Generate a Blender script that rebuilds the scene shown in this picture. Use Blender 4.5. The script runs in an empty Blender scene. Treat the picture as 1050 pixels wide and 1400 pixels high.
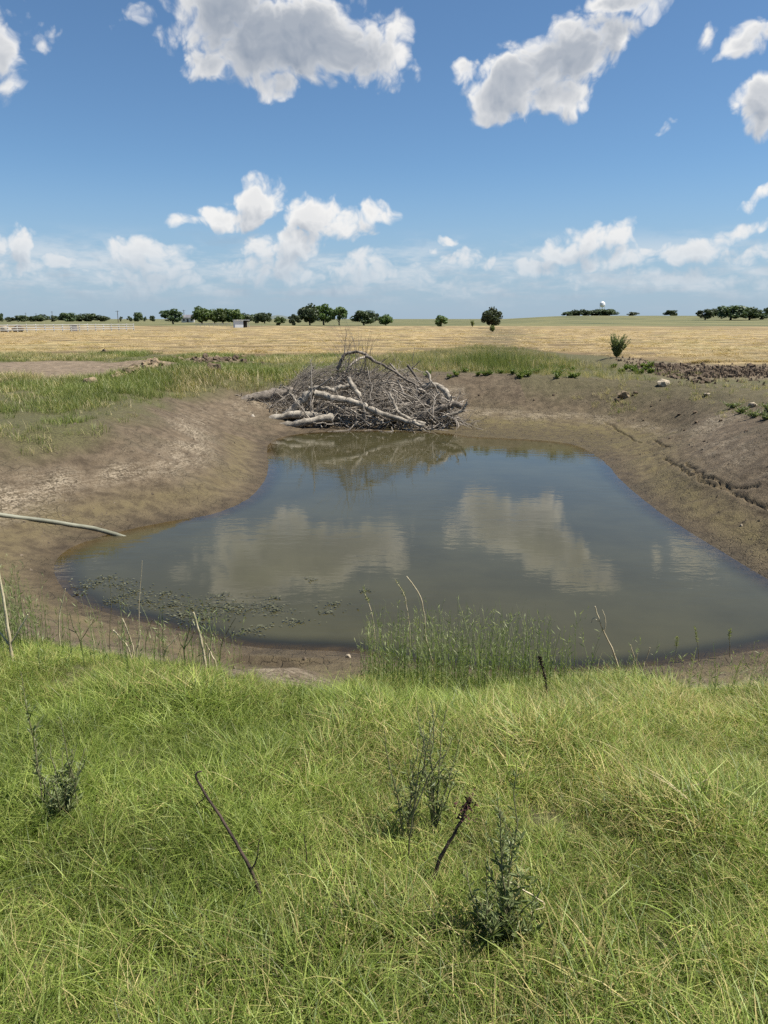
import bpy, math, random
import numpy as np
from mathutils import Vector

random.seed(7)
RNG = np.random.default_rng(11)
R = math.radians
scene = bpy.context.scene
COL = scene.collection

# ------------------------------------------------------------------ camera
FPX, PITCH, CAM_Z = 1010.0, math.atan(264 / 1010.0), 3.5
cam_d = bpy.data.cameras.new('camera')
cam = bpy.data.objects.new('camera', cam_d)
COL.objects.link(cam)
cam.location = (0, 0, CAM_Z)
cam.rotation_euler = (math.pi / 2 - PITCH, 0, 0)
cam_d.sensor_fit = 'VERTICAL'
cam_d.angle = 2 * math.atan(700 / FPX)
cam_d.clip_start, cam_d.clip_end = 0.05, 30000
scene.camera = cam

# ------------------------------------------------------------------ exposure
scene.view_settings.view_transform = 'Standard'
scene.view_settings.look = 'None'
scene.view_settings.exposure = 0.8
scene.view_settings.gamma = 1.0
scene.view_settings.use_curve_mapping = False
scene.cycles.max_bounces = 4
scene.cycles.diffuse_bounces = 2
scene.cycles.glossy_bounces = 2
scene.cycles.transmission_bounces = 2
scene.cycles.caustics_reflective = scene.cycles.caustics_refractive = False
scene.cycles.use_adaptive_sampling = True
scene.cycles.adaptive_threshold = 0.01
scene.cycles.use_denoising = False
scene.cycles.transparent_max_bounces = 12

# ------------------------------------------------------------------ sun
SUN_EL, SUN_AZ = R(62), R(92)           # azimuth measured from +Y towards +X
sun_dir = Vector((math.sin(SUN_AZ) * math.cos(SUN_EL), math.cos(SUN_AZ) * math.cos(SUN_EL), math.sin(SUN_EL)))
sd_ = bpy.data.lights.new('sun', 'SUN')
sd_.energy, sd_.angle, sd_.color = 5.0, R(0.53), (1.0, 0.95, 0.87)
sun = bpy.data.objects.new('sun', sd_)
COL.objects.link(sun)
sun.rotation_euler = (-sun_dir).to_track_quat('-Z', 'Y').to_euler()
sun.location = (20, 20, 60)


# ------------------------------------------------------------------ pixel -> direction (used for surveying positions on the terrain)
def ray(px, py):
    a, b = (px - 525) / FPX, (700 - py) / FPX
    c, s = math.cos(PITCH), math.sin(PITCH)
    v = np.array([a, c + b * s, -s + b * c])
    return v / np.linalg.norm(v)


def at_plane(px, py, z):
    d = ray(px, py)
    t = (z - CAM_Z) / d[2]
    return np.array([0, 0, CAM_Z]) + d * t


def at_depth(px, py, y):
    d = ray(px, py)
    return np.array([0, 0, CAM_Z]) + d * (y / d[1])


# ------------------------------------------------------------------ node helpers
class NT:
    def __init__(self, tree):
        self.t = tree

    def n(self, kind, **kw):
        nd = self.t.nodes.new(kind)
        for k, v in kw.items():
            if k == 'inp':
                for i, val in v.items():
                    s = nd.inputs[i]
                    if hasattr(val, 'is_output'):
                        self.t.links.new(val, s)
                    else:
                        s.default_value = val
            else:
                setattr(nd, k, v)
        return nd

    def math(self, op, a, b=0.0, c=0.0, clamp=False):
        return self.n('ShaderNodeMath', operation=op, use_clamp=clamp, inp={0: a, 1: b, 2: c}).outputs[0]

    def smooth(self, x, lo, hi, a=0.0, b=1.0):
        nd = self.n('ShaderNodeMapRange', interpolation_type='SMOOTHSTEP', inp={0: x, 1: lo, 2: hi, 3: a, 4: b})
        return nd.outputs[0]

    def mix(self, f, a, b, blend='MIX'):
        nd = self.n('ShaderNodeMix', data_type='RGBA', blend_type=blend, inp={0: f, 6: a, 7: b})
        return nd.outputs[2]

    def noise(self, vec, scale, detail=4, rough=0.55, dist=0.0, out=0):
        nd = self.n('ShaderNodeTexNoise', inp={'Vector': vec, 'Scale': scale, 'Detail': detail, 'Roughness': rough, 'Distortion': dist})
        return nd.outputs[out]

    def attr(self, name, kind='GEOMETRY', out='Fac'):
        return self.n('ShaderNodeAttribute', attribute_name=name, attribute_type=kind).outputs[out]


def rgb(r, g, b):
    return (r, g, b, 1.0)


# ------------------------------------------------------------------ world: Nishita sky with fair-weather cumulus
def build_world():
    w = bpy.data.worlds.new('World')
    scene.world = w
    w.use_nodes = True
    w.cycles.sampling_method, w.cycles.sample_map_resolution = 'MANUAL', 256
    t = w.node_tree
    t.nodes.clear()
    N = NT(t)
    sky = N.n('ShaderNodeTexSky', sky_type='NISHITA')
    sky.sun_disc = False
    sky.sun_elevation = SUN_EL
    sky.sun_rotation = SUN_AZ
    sky.air_density, sky.dust_density, sky.ozone_density, sky.altitude = 0.9, 0.15, 2.2, 200

    # cloud field, a node group of the direction
    g = bpy.data.node_groups.new('cloud_field', 'ShaderNodeTree')
    g.interface.new_socket('Dir', in_out='INPUT', socket_type='NodeSocketVector')
    g.interface.new_socket('Field', in_out='OUTPUT', socket_type='NodeSocketFloat')
    g.interface.new_socket('Body', in_out='OUTPUT', socket_type='NodeSocketFloat')
    g.interface.new_socket('Field2', in_out='OUTPUT', socket_type='NodeSocketFloat')
    G = NT(g)
    gi, go = G.n('NodeGroupInput'), G.n('NodeGroupOutput')
    D = gi.outputs[0]
    # billowy distortion of the direction
    wn = G.n('ShaderNodeTexNoise', inp={'Vector': D, 'Scale': 10.0, 'Detail': 3, 'Roughness': 0.6})
    off = G.n('ShaderNodeVectorMath', operation='SUBTRACT', inp={0: wn.outputs['Color'], 1: (0.5, 0.5, 0.5)}).outputs[0]
    off = G.n('ShaderNodeVectorMath', operation='SCALE', inp={0: off, 'Scale': 0.06}).outputs[0]
    Dw = G.n('ShaderNodeVectorMath', operation='ADD', inp={0: D, 1: off}).outputs[0]
    sep = G.n('ShaderNodeSeparateXYZ', inp={0: Dw}).outputs
    az = G.math('ARCTAN2', sep[0], sep[1])
    el = G.math('ARCSINE', sep[2])
    clouds = [
        # px, py, rx, ry, rot (degrees, anticlockwise), weight
        (395, 52, 165, 70, 0, 1.25), (320, 22, 90, 75, 0, 1.2), (475, 68, 85, 52, -10, 1.15), (285, 88, 50, 32, 0, .9), (385, 118, 34, 24, 0, .9), (520, 70, 32, 26, 0, .8),
        (700, 118, 82, 48, 10, 1.1), (770, 75, 95, 60, 20, 1.15), (690, 150, 60, 26, 0, .95), (825, 45, 52, 38, 20, 1.0), (630, 100, 24, 22, 0, .8), (755, 140, 60, 30, 0, .95),
        (860, -4, 85, 24, 0, .95),
        (1046, 145, 52, 52, 0, 1.2), (1040, 50, 60, 30, 30, .85), (965, 48, 16, 20, 0, .42), (905, 180, 20, 12, 20, .5),
        (-2, 60, 26, 70, 0, .85), (40, 30, 40, 40, 0, .35), (220, 50, 40, 30, 0, .35),
        (348, 268, 42, 36, 20, 1.0), (308, 292, 52, 22, 0, .9), (262, 296, 34, 14, 0, .7),
        (432, 300, 46, 36, 0, 1.0), (388, 340, 66, 36, 10, .95), (365, 368, 80, 26, 0, .8), (512, 292, 30, 22, 0, .9), (475, 310, 56, 24, 0, .85), (470, 372, 150, 24, 0, .65),
        (15, 335, 46, 36, 0, .85), (100, 362, 36, 18, 0, .7), (212, 355, 72, 30, 0, .85), (190, 380, 130, 22, 0, .6), (30, 375, 80, 26, 0, .6),
        (645, 356, 66, 20, 0, .8), (614, 322, 15, 11, 0, .65), (588, 340, 12, 9, 0, .55), (700, 372, 90, 14, 0, .5), (600, 385, 120, 14, 0, .45),
        (818, 322, 54, 24, 10, .85), (768, 345, 34, 20, 0, .7), (855, 350, 70, 20, 10, .75), (935, 345, 95, 18, 8, .75), (1005, 318, 75, 13, 24, .65), (1040, 345, 60, 18, 10, .7), (920, 378, 180, 18, 0, .5),
        (1045, 262, 30, 12, 40, .5),
    ]
    P = G.n('ShaderNodeCombineXYZ', inp={0: az, 1: el, 2: 1.0}).outputs[0]
    P2 = G.n('ShaderNodeVectorMath', operation='ADD', inp={0: P, 1: (0.006, 0.022, 0.0)}).outputs[0]
    best, best2 = None, None
    for (px, py, rx, ry, rot, wt) in clouds:
        d = ray(px, py)
        a, e = math.atan2(d[0], d[1]), math.asin(d[2])
        # pixel scale to radians at that place
        d2, d3 = ray(px + 1, py), ray(px, py - 1)
        sx, sy = (math.atan2(d2[0], d2[1]) - a) * rx * 1.08, (math.asin(d3[2]) - e) * ry * 1.08
        k, c_, s_ = math.sqrt(wt), math.cos(R(rot)), math.sin(R(rot))
        ru = (c_ * k / sx, s_ * k / sx, -(a * c_ + e * s_) * k / sx)
        rv = (-s_ * k / sy, c_ * k / sy, (a * s_ - e * c_) * k / sy)

        def val(Q):
            u = G.n('ShaderNodeVectorMath', operation='DOT_PRODUCT', inp={0: Q, 1: ru}).outputs['Value']
            v = G.n('ShaderNodeVectorMath', operation='DOT_PRODUCT', inp={0: Q, 1: rv}).outputs['Value']
            return G.math('SUBTRACT', wt, G.math('MULTIPLY_ADD', u, u, G.math('MULTIPLY', v, v)))
        v1, v2 = val(P), val(P2)
        best = v1 if best is None else G.math('MAXIMUM', best, v1)
        best2 = v2 if best2 is None else G.math('MAXIMUM', best2, v2)
    # the same kind of cloud elsewhere in the sky, beyond the part in view
    gen = G.noise(D, 3.4, 3, 0.5)
    gen = G.math('MULTIPLY_ADD', gen, 5.0, -3.05)
    absaz = G.math('ABSOLUTE', az)
    outside = G.math('MAXIMUM', G.smooth(absaz, R(33), R(48)), G.smooth(el, R(27), R(38)))
    gen = G.math('SUBTRACT', gen, G.math('MULTIPLY', G.math('SUBTRACT', 1.0, outside), 4.0))
    gen = G.math('MINIMUM', gen, 1.0)
    body = G.math('MAXIMUM', G.math('MAXIMUM', best, gen), -0.7)
    body2 = G.math('MAXIMUM', G.math('MAXIMUM', best2, gen), -0.7)
    f1 = G.noise(Dw, 20.0, 6, 0.60)
    sh = G.n('ShaderNodeVectorMath', operation='ADD', inp={0: Dw, 1: (0.006, 0.0, 0.011)}).outputs[0]
    f1b = G.noise(sh, 20.0, 4, 0.56)

    def puff(v):
        nd = G.n('ShaderNodeTexVoronoi', feature='F1', inp={'Vector': v, 'Scale': 30.0, 'Detail': 2.0, 'Roughness': 0.55, 'Lacunarity': 2.3})
        return G.math('MULTIPLY_ADD', nd.outputs['Distance'], -0.75, 0.56)
    field = G.math('ADD', G.math('MULTIPLY_ADD', G.math('SUBTRACT', f1, 0.5), 2.1, body), puff(Dw))
    field2 = G.math('ADD', G.math('MULTIPLY_ADD', G.math('SUBTRACT', f1b, 0.5), 1.9, body2), puff(sh))
    g.links.new(field, go.inputs[0])
    g.links.new(body, go.inputs[1])
    g.links.new(field2, go.inputs[2])

    tc = N.n('ShaderNodeTexCoord').outputs['Generated']
    nrm = N.n('ShaderNodeVectorMath', operation='NORMALIZE', inp={0: tc}).outputs[0]
    A = N.n('ShaderNodeGroup', node_tree=g, inp={0: nrm})
    F, body = A.outputs[0], A.outputs[1]
    dens = N.smooth(F, -0.08, 0.62)
    elv = N.math('ARCSINE', N.n('ShaderNodeSeparateXYZ', inp={0: nrm}).outputs[2])
    low = N.smooth(elv, R(0.5), R(6.0), 0.5, 1.0)
    dens = N.math('MULTIPLY', dens, low)
    dens = N.math('MULTIPLY', dens, 0.97)
    # layered bank of far cumulus low all round the horizon
    bd = N.n('ShaderNodeVectorMath', operation='MULTIPLY', inp={0: nrm, 1: (7.0, 7.0, 30.0)}).outputs[0]
    bk = N.noise(bd, 1.6, 6, 0.6)
    win = N.math('MULTIPLY', N.smooth(elv, R(0.3), R(2.2)), N.smooth(elv, R(3.5), R(6.5), 1.0, 0.0))
    bank = N.math('MULTIPLY', N.math('MULTIPLY', N.smooth(bk, 0.40, 0.66), win), 0.62)
    dens = N.math('MAXIMUM', dens, bank)
    relief = N.math('SUBTRACT', F, A.outputs[2])
    lit = N.math('MULTIPLY_ADD', relief, 0.55, 0.72, clamp=True)
    # thick cloud overhead shows its grey base
    thick = N.math('MULTIPLY', N.smooth(N.math('MULTIPLY_ADD', F, 0.35, N.math('MULTIPLY', body, 0.65)), 0.40, 1.10), N.smooth(elv, R(8), R(19), 0.2, 1.0))
    lit = N.math('MULTIPLY', lit, N.math('MULTIPLY_ADD', thick, -0.72, 1.0))
    edge = N.smooth(F, 0.1, 0.9, 0.22, 0.0)
    lit = N.math('ADD', lit, edge, clamp=True)
    ccol = N.mix(lit, rgb(0.115, 0.15, 0.205), rgb(0.53, 0.525, 0.515))
    hz = N.smooth(elv, R(0.5), R(8), 0.55, 0.0)
    ccol = N.mix(hz, ccol, rgb(0.27, 0.32, 0.38))
    # summer haze whitening the lowest sky
    haze = N.smooth(elv, R(-1.0), R(11.0), 0.85, 0.0)
    bg1 = N.n('ShaderNodeBackground', inp={'Color': N.mix(1.0, sky.outputs[0], rgb(0.74, 0.92, 1.02), 'MULTIPLY'), 'Strength': 0.065})
    bgh = N.n('ShaderNodeBackground', inp={'Color': rgb(0.195, 0.258, 0.345), 'Strength': 1.0})
    m0 = N.n('ShaderNodeMixShader', inp={0: haze, 1: bg1.outputs[0], 2: bgh.outputs[0]})
    bg2 = N.n('ShaderNodeBackground', inp={'Color': ccol, 'Strength': 1.0})
    m1 = N.n('ShaderNodeMixShader', inp={0: dens, 1: m0.outputs[0], 2: bg2.outputs[0]})
    out = N.n('ShaderNodeOutputWorld')
    t.links.new(m1.outputs[0], out.inputs[0])


build_world()


# ------------------------------------------------------------------ numpy noise
def _hash(ix, iy, seed):
    h = (ix.astype(np.int64) * 374761393 + iy.astype(np.int64) * 668265263 + seed * 974634777) & 0x7fffffff
    h = ((h ^ (h >> 13)) * 1274126177) & 0x7fffffff
    h = h ^ (h >> 16)
    return (h & 0xffff) / 65535.0


def vnoise(x, y, seed=0):
    x, y = np.asarray(x, float), np.asarray(y, float)
    ix, iy = np.floor(x), np.floor(y)
    fx, fy = x - ix, y - iy
    fx, fy = fx * fx * (3 - 2 * fx), fy * fy * (3 - 2 * fy)
    a, b = _hash(ix, iy, seed), _hash(ix + 1, iy, seed)
    c, d = _hash(ix, iy + 1, seed), _hash(ix + 1, iy + 1, seed)
    return (a + (b - a) * fx) * (1 - fy) + (c + (d - c) * fx) * fy


def fbm(x, y, scale, oct=4, seed=0, gain=0.5):
    x, y = np.asarray(x, float) / scale, np.asarray(y, float) / scale
    s, amp, tot = 0, 1.0, 0
    for o in range(oct):
        s = s + amp * (vnoise(x + 17.3 * o, y - 9.1 * o, seed + o) - 0.5)
        tot += amp
        amp *= gain
        x, y = x * 2.03, y * 2.03
    return s / tot * 2      # about -1..1


def sstep(x, lo, hi):
    t = np.clip((np.asarray(x, float) - lo) / (hi - lo), 0, 1)
    return t * t * (3 - 2 * t)


# ------------------------------------------------------------------ terrain
SHORE = [(95, 750, 3.8), (150, 730, 3.8), (230, 713, 3.7), (290, 703, 3.6), (340, 682, 3.3), (364, 652, 3.2), (366, 625, 3.4), (372, 603, 4.0),
         (420, 592, 5), (520, 589, 5.5), (600, 592, 6), (640, 597, 7), (700, 600, 7), (780, 607, 6), (824, 630, 4.2), (860, 668, 3.0),
         (920, 712, 2.6), (980, 750, 2.6), (1050, 791, 2.8), (1130, 835, 3), (1150, 862, 3), (1050, 884, 2.9), (960, 900, 3.0), (880, 911, 3.1),
         (750, 918, 3.2), (600, 912, 3.2), (480, 892, 3.2), (400, 887, 3.2), (330, 881, 3.2), (270, 867, 3.2), (200, 850, 3.2), (130, 832, 3.3), (86, 803, 3.6), (76, 775, 3.8)]
_sp = np.array([list(at_plane(a, b, 0)[:2]) + [w] for a, b, w in SHORE])


def catmull(P, sub):
    n = len(P)
    out = []
    for i in range(n):
        p0, p1, p2, p3 = P[i - 1], P[i], P[(i + 1) % n], P[(i + 2) % n]
        for k in range(sub):
            t = k / sub
            out.append(0.5 * ((2 * p1) + (-p0 + p2) * t + (2 * p0 - 5 * p1 + 4 * p2 - p3) * t * t + (-p0 + 3 * p1 - 3 * p2 + p3) * t ** 3))
    return np.array(out)


_poly = catmull(_sp, 3)


def shore_dist(x, y):
    """signed distance to the shoreline (positive on land) and local bank width"""
    x, y = np.ravel(x), np.ravel(y)
    sd = np.full(x.shape, 60.0)
    W = np.full(x.shape, 4.0)
    near = np.where((np.abs(x) < 32) & (y > -20) & (y < 55))[0]
    ax, ay, aw = _poly[:, 0], _poly[:, 1], _poly[:, 2]
    bx, by = np.roll(ax, -1), np.roll(ay, -1)
    ex, ey = bx - ax, by - ay
    L2 = ex * ex + ey * ey
    for c in range(0, len(near), 20000):
        ii = near[c:c + 20000]
        X, Y = x[ii][:, None], y[ii][:, None]
        t = np.clip(((X - ax) * ex + (Y - ay) * ey) / L2, 0, 1)
        d2 = (X - ax - t * ex) ** 2 + (Y - ay - t * ey) ** 2
        dmin = np.sqrt(d2.min(1))
        wgt = 1.0 / (d2 + 0.05) ** 2.5
        W[ii] = (wgt * aw).sum(1) / wgt.sum(1)
        cross = ((ay > Y) != (by > Y)) & (X < ex * (Y - ay) / np.where(ey == 0, 1e-9, ey) + ax)
        inside = cross.sum(1) % 2 == 1
        sd[ii] = np.where(inside, -dmin, dmin)
    return sd, W


CRACKS_PX = [[(828, 579), (838, 583), (847, 590), (862, 597), (875, 606)],
             [(908, 628), (922, 636), (938, 647), (952, 653), (966, 660), (985, 667), (1002, 673)],
             [(938, 633), (945, 642), (962, 651), (985, 660), (1005, 668), (1020, 668), (1034, 667)],
             [(1014, 680), (1024, 687), (1035, 689), (1060, 696)], [(893, 602), (905, 608), (918, 611)], [(1003, 676), (1012, 680)]]
CRACKS = []


def seg_dist(x, y, pl):
    d = np.full(np.shape(x), 9.0)
    for (a, b) in zip(pl[:-1], pl[1:]):
        e = b - a
        t = np.clip(((x - a[0]) * e[0] + (y - a[1]) * e[1]) / (e @ e), 0, 1)
        d = np.minimum(d, np.hypot(x - a[0] - t * e[0], y - a[1] - t * e[1]))
    return d


def terrain(x, y, full=False):
    shp = np.shape(x)
    x, y = np.ravel(np.asarray(x, float)), np.ravel(np.asarray(y, float))
    sd, W = shore_dist(x, y)
    sd = sd + 0.10 * fbm(x, y, 1.3, 3, 3) * np.clip(np.abs(sd) * 1.5, 0.35, 1)
    n1, n2 = fbm(x, y, 2.6, 4, 21), fbm(x, y, 0.45, 3, 31)
    # level ground: dam on the near side, field level elsewhere
    near = 1 - sstep(y, 5.0, 10.5)
    dam = np.minimum(1.12 + 0.145 * np.maximum(sd - W, 0), 2.0)
    fld = 1.40 + 0.06 * fbm(x, y, 9, 3, 5) * sstep(sd, 2, 6)
    top = near * dam + (1 - near) * fld
    t = np.clip(sd / W, 0, 1)
    g = 0.45 * (t * t * (3 - 2 * t)) + 0.55 * t ** 1.08
    far_shelf = sstep(y, 19, 22) * sstep(x, -1.0, 1.5) * (1 - sstep(x, 8, 10))
    g = g * (1 - far_shelf) + far_shelf * (0.25 * t ** 1.6 + 0.75 * sstep(t, 0.35, 1.0))
    z = np.where(sd > 0, top * g, -np.minimum(0.24 * -sd, 0.9))
    mud = (sd > 0) * (1 - sstep(sd, W * 0.9, W * 1.1))
    # recession ledges left by the falling water, footprints and small lumps
    z = z + mud * sstep(z, 0.03, 0.2) * (0.005 * np.sin(z * 70 + 4.0 * n1) * (0.5 + n2) + 0.045 * n1 + 0.05 * n2)
    z = z + (1 - mud) * (sd > 0) * (0.07 * n1 + 0.03 * n2) * (1 - sstep(y, 60, 90) * 0.3)
    z = z + (sd > 0.4) * (y < 9) * 0.10 * fbm(x, y, 1.1, 2, 77)
    # hummock at the near left grass edge, slumped mound below the shrub
    z = z + 0.05 * np.exp(-(((x + 1.75) / 0.8) ** 2 + ((y - 4.7) / 0.7) ** 2))
    z = z + 0.42 * np.exp(-(((x - 10.9) / 1.5) ** 2 + ((y - 34.5) / 2.2) ** 2))
    z = z + 0.35 * np.exp(-(((x + 8.0) / 3.2) ** 2 + ((y - 27.0) / 1.8) ** 2)) * sstep(sd, 2.5, 4)
    z = z + 0.22 * np.exp(-(((x + 11.3) / 1.7) ** 2 + ((y - 35.5) / 1.0) ** 2)) + 0.26 * np.exp(-(((x + 8.9) / 1.6) ** 2 + ((y - 38.5) / 1.2) ** 2))
    # windrows of the mown field
    straw = straw_mask(x, y)
    z = z + straw * windrow(x, y) * 0.10 + straw * 0.03 * fbm(x, y, 0.8, 2, 91) * (y < 140)
    # far ground: gentle rise on the right, flat left
    ratio = x / np.maximum(y, 1)
    z = z + 4.6 * sstep(y, 230, 620) * sstep(ratio, 0.08, 0.26) * (y > 0)
    z = z + 0.8 * fbm(x, y, 160, 2, 44) * sstep(y, 120, 500) * 0.5
    for pl in CRACKS:
        lo, hi = pl.min(0) - 0.4, pl.max(0) + 0.4
        ii = np.where((x > lo[0]) & (x < hi[0]) & (y > lo[1]) & (y < hi[1]))[0]
        if len(ii):
            wob = 0.06 * fbm(x[ii], y[ii], 0.30, 2, 5)
            d = seg_dist(x[ii] + wob, y[ii] - wob, pl)
            z[ii] -= 0.08 * (1 - sstep(d, 0.004, 0.036)) - 0.012 * np.exp(-((d - 0.11) / 0.06) ** 2)
    if full:
        return z.reshape(shp), sd.reshape(shp), W.reshape(shp), n1.reshape(shp)
    return z.reshape(shp)


def field_edge(x):
    """distance at which the mown field begins"""
    return 45.0 - 4.0 * np.exp(-((x + 2) / 5.0) ** 2) - 7.0 * sstep(x, 12.5, 16) + 12 * np.exp(-((x - 6.5) / 4.5) ** 2) - 4.0 * sstep(x, 9.5, 12)


def straw_mask(x, y):
    e = field_edge(x) + 2.2 * fbm(x, y, 5, 2, 61)
    m = sstep(y, e - 1.0, e + 1.5) * (1 - sstep(y + 0.10 * x, 215, 250))
    lane = np.exp(-((x - 0.165 * y + 1.0) / (1.6 + 0.02 * y)) ** 2) * (y < 160)       # weedy strip running to the lone tree
    return m * (1 - 0.85 * lane * (0.6 + 0.4 * fbm(x, y, 7, 2, 8)))


def windrow(x, y):
    ph = (y - 0.14 * x + 0.006 * x * x * np.exp(-np.abs(x) / 60) + 1.4 * fbm(x, y, 14, 2, 71)) / 7.6
    f = ph - np.floor(ph) - 0.5 + 0.07 * fbm(x, y, 2.2, 2, 72)
    return np.exp(-(f / 0.19) ** 2) * (0.30 + 1.0 * vnoise(x / 1.1, y / 1.2, 81))


def hit(px, py, dz=0.0):
    d = ray(px, py)
    ts = np.concatenate([np.arange(1.2, 60, 0.04), np.geomspace(60, 3000, 1500)])
    X, Y, Z = d[0] * ts, d[1] * ts, CAM_Z + d[2] * ts
    below = np.where(Z < np.maximum(terrain(X, Y), -0.02))[0]
    i = below[0] if len(below) else len(ts) - 1
    p = np.array([X[i], Y[i], terrain(X[i:i + 1], Y[i:i + 1])[0] + dz])
    return p


def ground_z(x, y):
    return float(terrain(np.array([x]), np.array([y]))[0])


CRACKS.extend([np.array([hit(a, b)[:2] for a, b in pl]) for pl in CRACKS_PX])


# ------------------------------------------------------------------ mesh helpers
def mk_mesh(name, verts, quads=None, tris=None, smooth=True, attrs=None):
    me = bpy.data.meshes.new(name)
    verts = np.asarray(verts, np.float32).reshape(-1, 3)
    loops, starts, n = [], [], 0
    for arr, k in ((quads, 4), (tris, 3)):
        if arr is not None and len(arr):
            arr = np.asarray(arr, np.int32).reshape(-1, k)
            loops.append(arr.ravel())
            starts.append(n + np.arange(len(arr), dtype=np.int32) * k)
            n += arr.size
    me.vertices.add(len(verts))
    me.vertices.foreach_set('co', verts.ravel())
    if n:
        lp, st = np.concatenate(loops), np.concatenate(starts)
        me.loops.add(n)
        me.loops.foreach_set('vertex_index', lp)
        me.polygons.add(len(st))
        me.polygons.foreach_set('loop_start', st)
        me.polygons.foreach_set('use_smooth', np.full(len(st), smooth, dtype=bool))
    for k, v in (attrs or {}).items():
        v = np.asarray(v, np.float32)
        if v.ndim == 2:
            a = me.attributes.new(k, 'FLOAT_VECTOR', 'POINT')
            a.data.foreach_set('vector', v.ravel())
        else:
            a = me.attributes.new(k, 'FLOAT', 'POINT')
            a.data.foreach_set('value', v.ravel())
    me.update(calc_edges=True)
    me.validate()
    return me


def tag(o, label=None, cat=None, group=None, kind=None):
    if label: o['label'] = label
    if cat: o['category'] = cat
    if group: o['group'] = group
    if kind: o['kind'] = kind
    return o


def obj(name, me, m=None, parent=None, loc=None):
    o = bpy.data.objects.new(name, me)
    COL.objects.link(o)
    if m is not None and me is not None and not me.materials:
        me.materials.append(m)
    if parent: o.parent = parent
    if loc is not None: o.location = loc
    return o


def empty(name, loc, rz=0):
    o = bpy.data.objects.new(name, None)
    o.empty_display_size = 0.2
    COL.objects.link(o)
    o.location = loc
    o.rotation_euler = (0, 0, rz)
    return o


class Geo:
    """collects vertices and faces of ONE mesh"""
    def __init__(self):
        self.v, self.q, self.t, self.a, self.n = [], [], [], [], 0

    def add(self, v, q=None, t=None, tint=0.5):
        v = np.asarray(v, float).reshape(-1, 3)
        if q is not None and len(q): self.q.append(np.asarray(q).reshape(-1, 4) + self.n)
        if t is not None and len(t): self.t.append(np.asarray(t).reshape(-1, 3) + self.n)
        self.v.append(v)
        self.a.append(np.broadcast_to(np.asarray(tint, float), (len(v),)))
        self.n += len(v)

    def tubes(self, P, r, sides=5, tint=0.5, caps=True):
        """P [N,K,3] polylines, r [N,K] radii"""
        P, r = np.asarray(P, float), np.asarray(r, float)
        N_, K, _ = P.shape
        T = np.gradient(P, axis=1)
        T /= np.linalg.norm(T, axis=2, keepdims=True) + 1e-9
        ref = np.where(np.abs(T[:, :1, 2:3]) < 0.8, np.array([0, 0, 1.0]), np.array([1.0, 0, 0]))
        ref = np.broadcast_to(ref, P.shape)
        S = np.cross(T, ref)
        S /= np.linalg.norm(S, axis=2, keepdims=True) + 1e-9
        U = np.cross(S, T)
        an = np.arange(sides) * 2 * math.pi / sides
        V = P[:, :, None, :] + r[:, :, None, None] * (np.cos(an)[None, None, :, None] * S[:, :, None, :] + np.sin(an)[None, None, :, None] * U[:, :, None, :])
        idx = np.arange(N_ * K * sides).reshape(N_, K, sides)
        a, b = idx[:, :-1, :], idx[:, 1:, :]
        Q = np.stack([a, np.roll(a, -1, 2), np.roll(b, -1, 2), b], -1).reshape(-1, 4)
        tn = np.asarray(tint, float)
        tn = np.repeat(tn, K * sides) if tn.ndim == 1 else float(tn)
        self.add(V.reshape(-1, 3), Q, None, tn)
        if caps:
            for e in (0, K - 1):
                c = P[:, e, :]
                ring = V[:, e].reshape(-1, 3)
                vv = np.concatenate([ring, c])
                k = np.arange(N_ * sides).reshape(N_, sides)
                ci = N_ * sides + np.arange(N_)[:, None]
                tr = np.stack([k if e else np.roll(k, -1, 1), np.roll(k, -1, 1) if e else k, np.broadcast_to(ci, k.shape)], -1).reshape(-1, 3)
                self.add(vv, None, tr, 0.5 if np.ndim(tn) else tn)

    def ribbons(self, P, w, side, tint=0.5):
        P, w, side = np.asarray(P, float), np.asarray(w, float), np.asarray(side, float)
        N_, K, _ = P.shape
        V = np.stack([P - w[..., None] * side[:, None, :], P + w[..., None] * side[:, None, :]], 2)
        idx = np.arange(N_ * K * 2).reshape(N_, K, 2)
        Q = np.stack([idx[:, :-1, 0], idx[:, :-1, 1], idx[:, 1:, 1], idx[:, 1:, 0]], -1).reshape(-1, 4)
        tn = np.asarray(tint, float)
        tn = np.repeat(tn, K * 2) if tn.ndim == 1 else float(tn)
        self.add(V.reshape(-1, 3), Q, None, tn)

    def box(self, c, s, rz=0):
        c, s = np.asarray(c, float), np.asarray(s, float) / 2
        v = np.array([[x, y, z] for z in (-1, 1) for y in (-1, 1) for x in (-1, 1)]) * s
        cr, sr = math.cos(rz), math.sin(rz)
        v = np.stack([v[:, 0] * cr - v[:, 1] * sr, v[:, 0] * sr + v[:, 1] * cr, v[:, 2]], 1) + c
        self.add(v, [[0, 2, 3, 1], [4, 5, 7, 6], [0, 1, 5, 4], [2, 6, 7, 3], [0, 4, 6, 2], [1, 3, 7, 5]])

    def mesh(self, name, smooth=True):
        q = np.concatenate(self.q) if self.q else None
        t = np.concatenate(self.t) if self.t else None
        return mk_mesh(name, np.concatenate(self.v), q, t, smooth, {'tint': np.concatenate(self.a)})


def unit(v):
    v = np.asarray(v, float)
    return v / (np.linalg.norm(v, axis=-1, keepdims=True) + 1e-9)


# ------------------------------------------------------------------ materials
def new_mat(name):
    m = bpy.data.materials.new(name)
    m.use_nodes = True
    m.node_tree.nodes.clear()
    N = NT(m.node_tree)
    out = N.n('ShaderNodeOutputMaterial')
    return m, N, out


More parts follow.
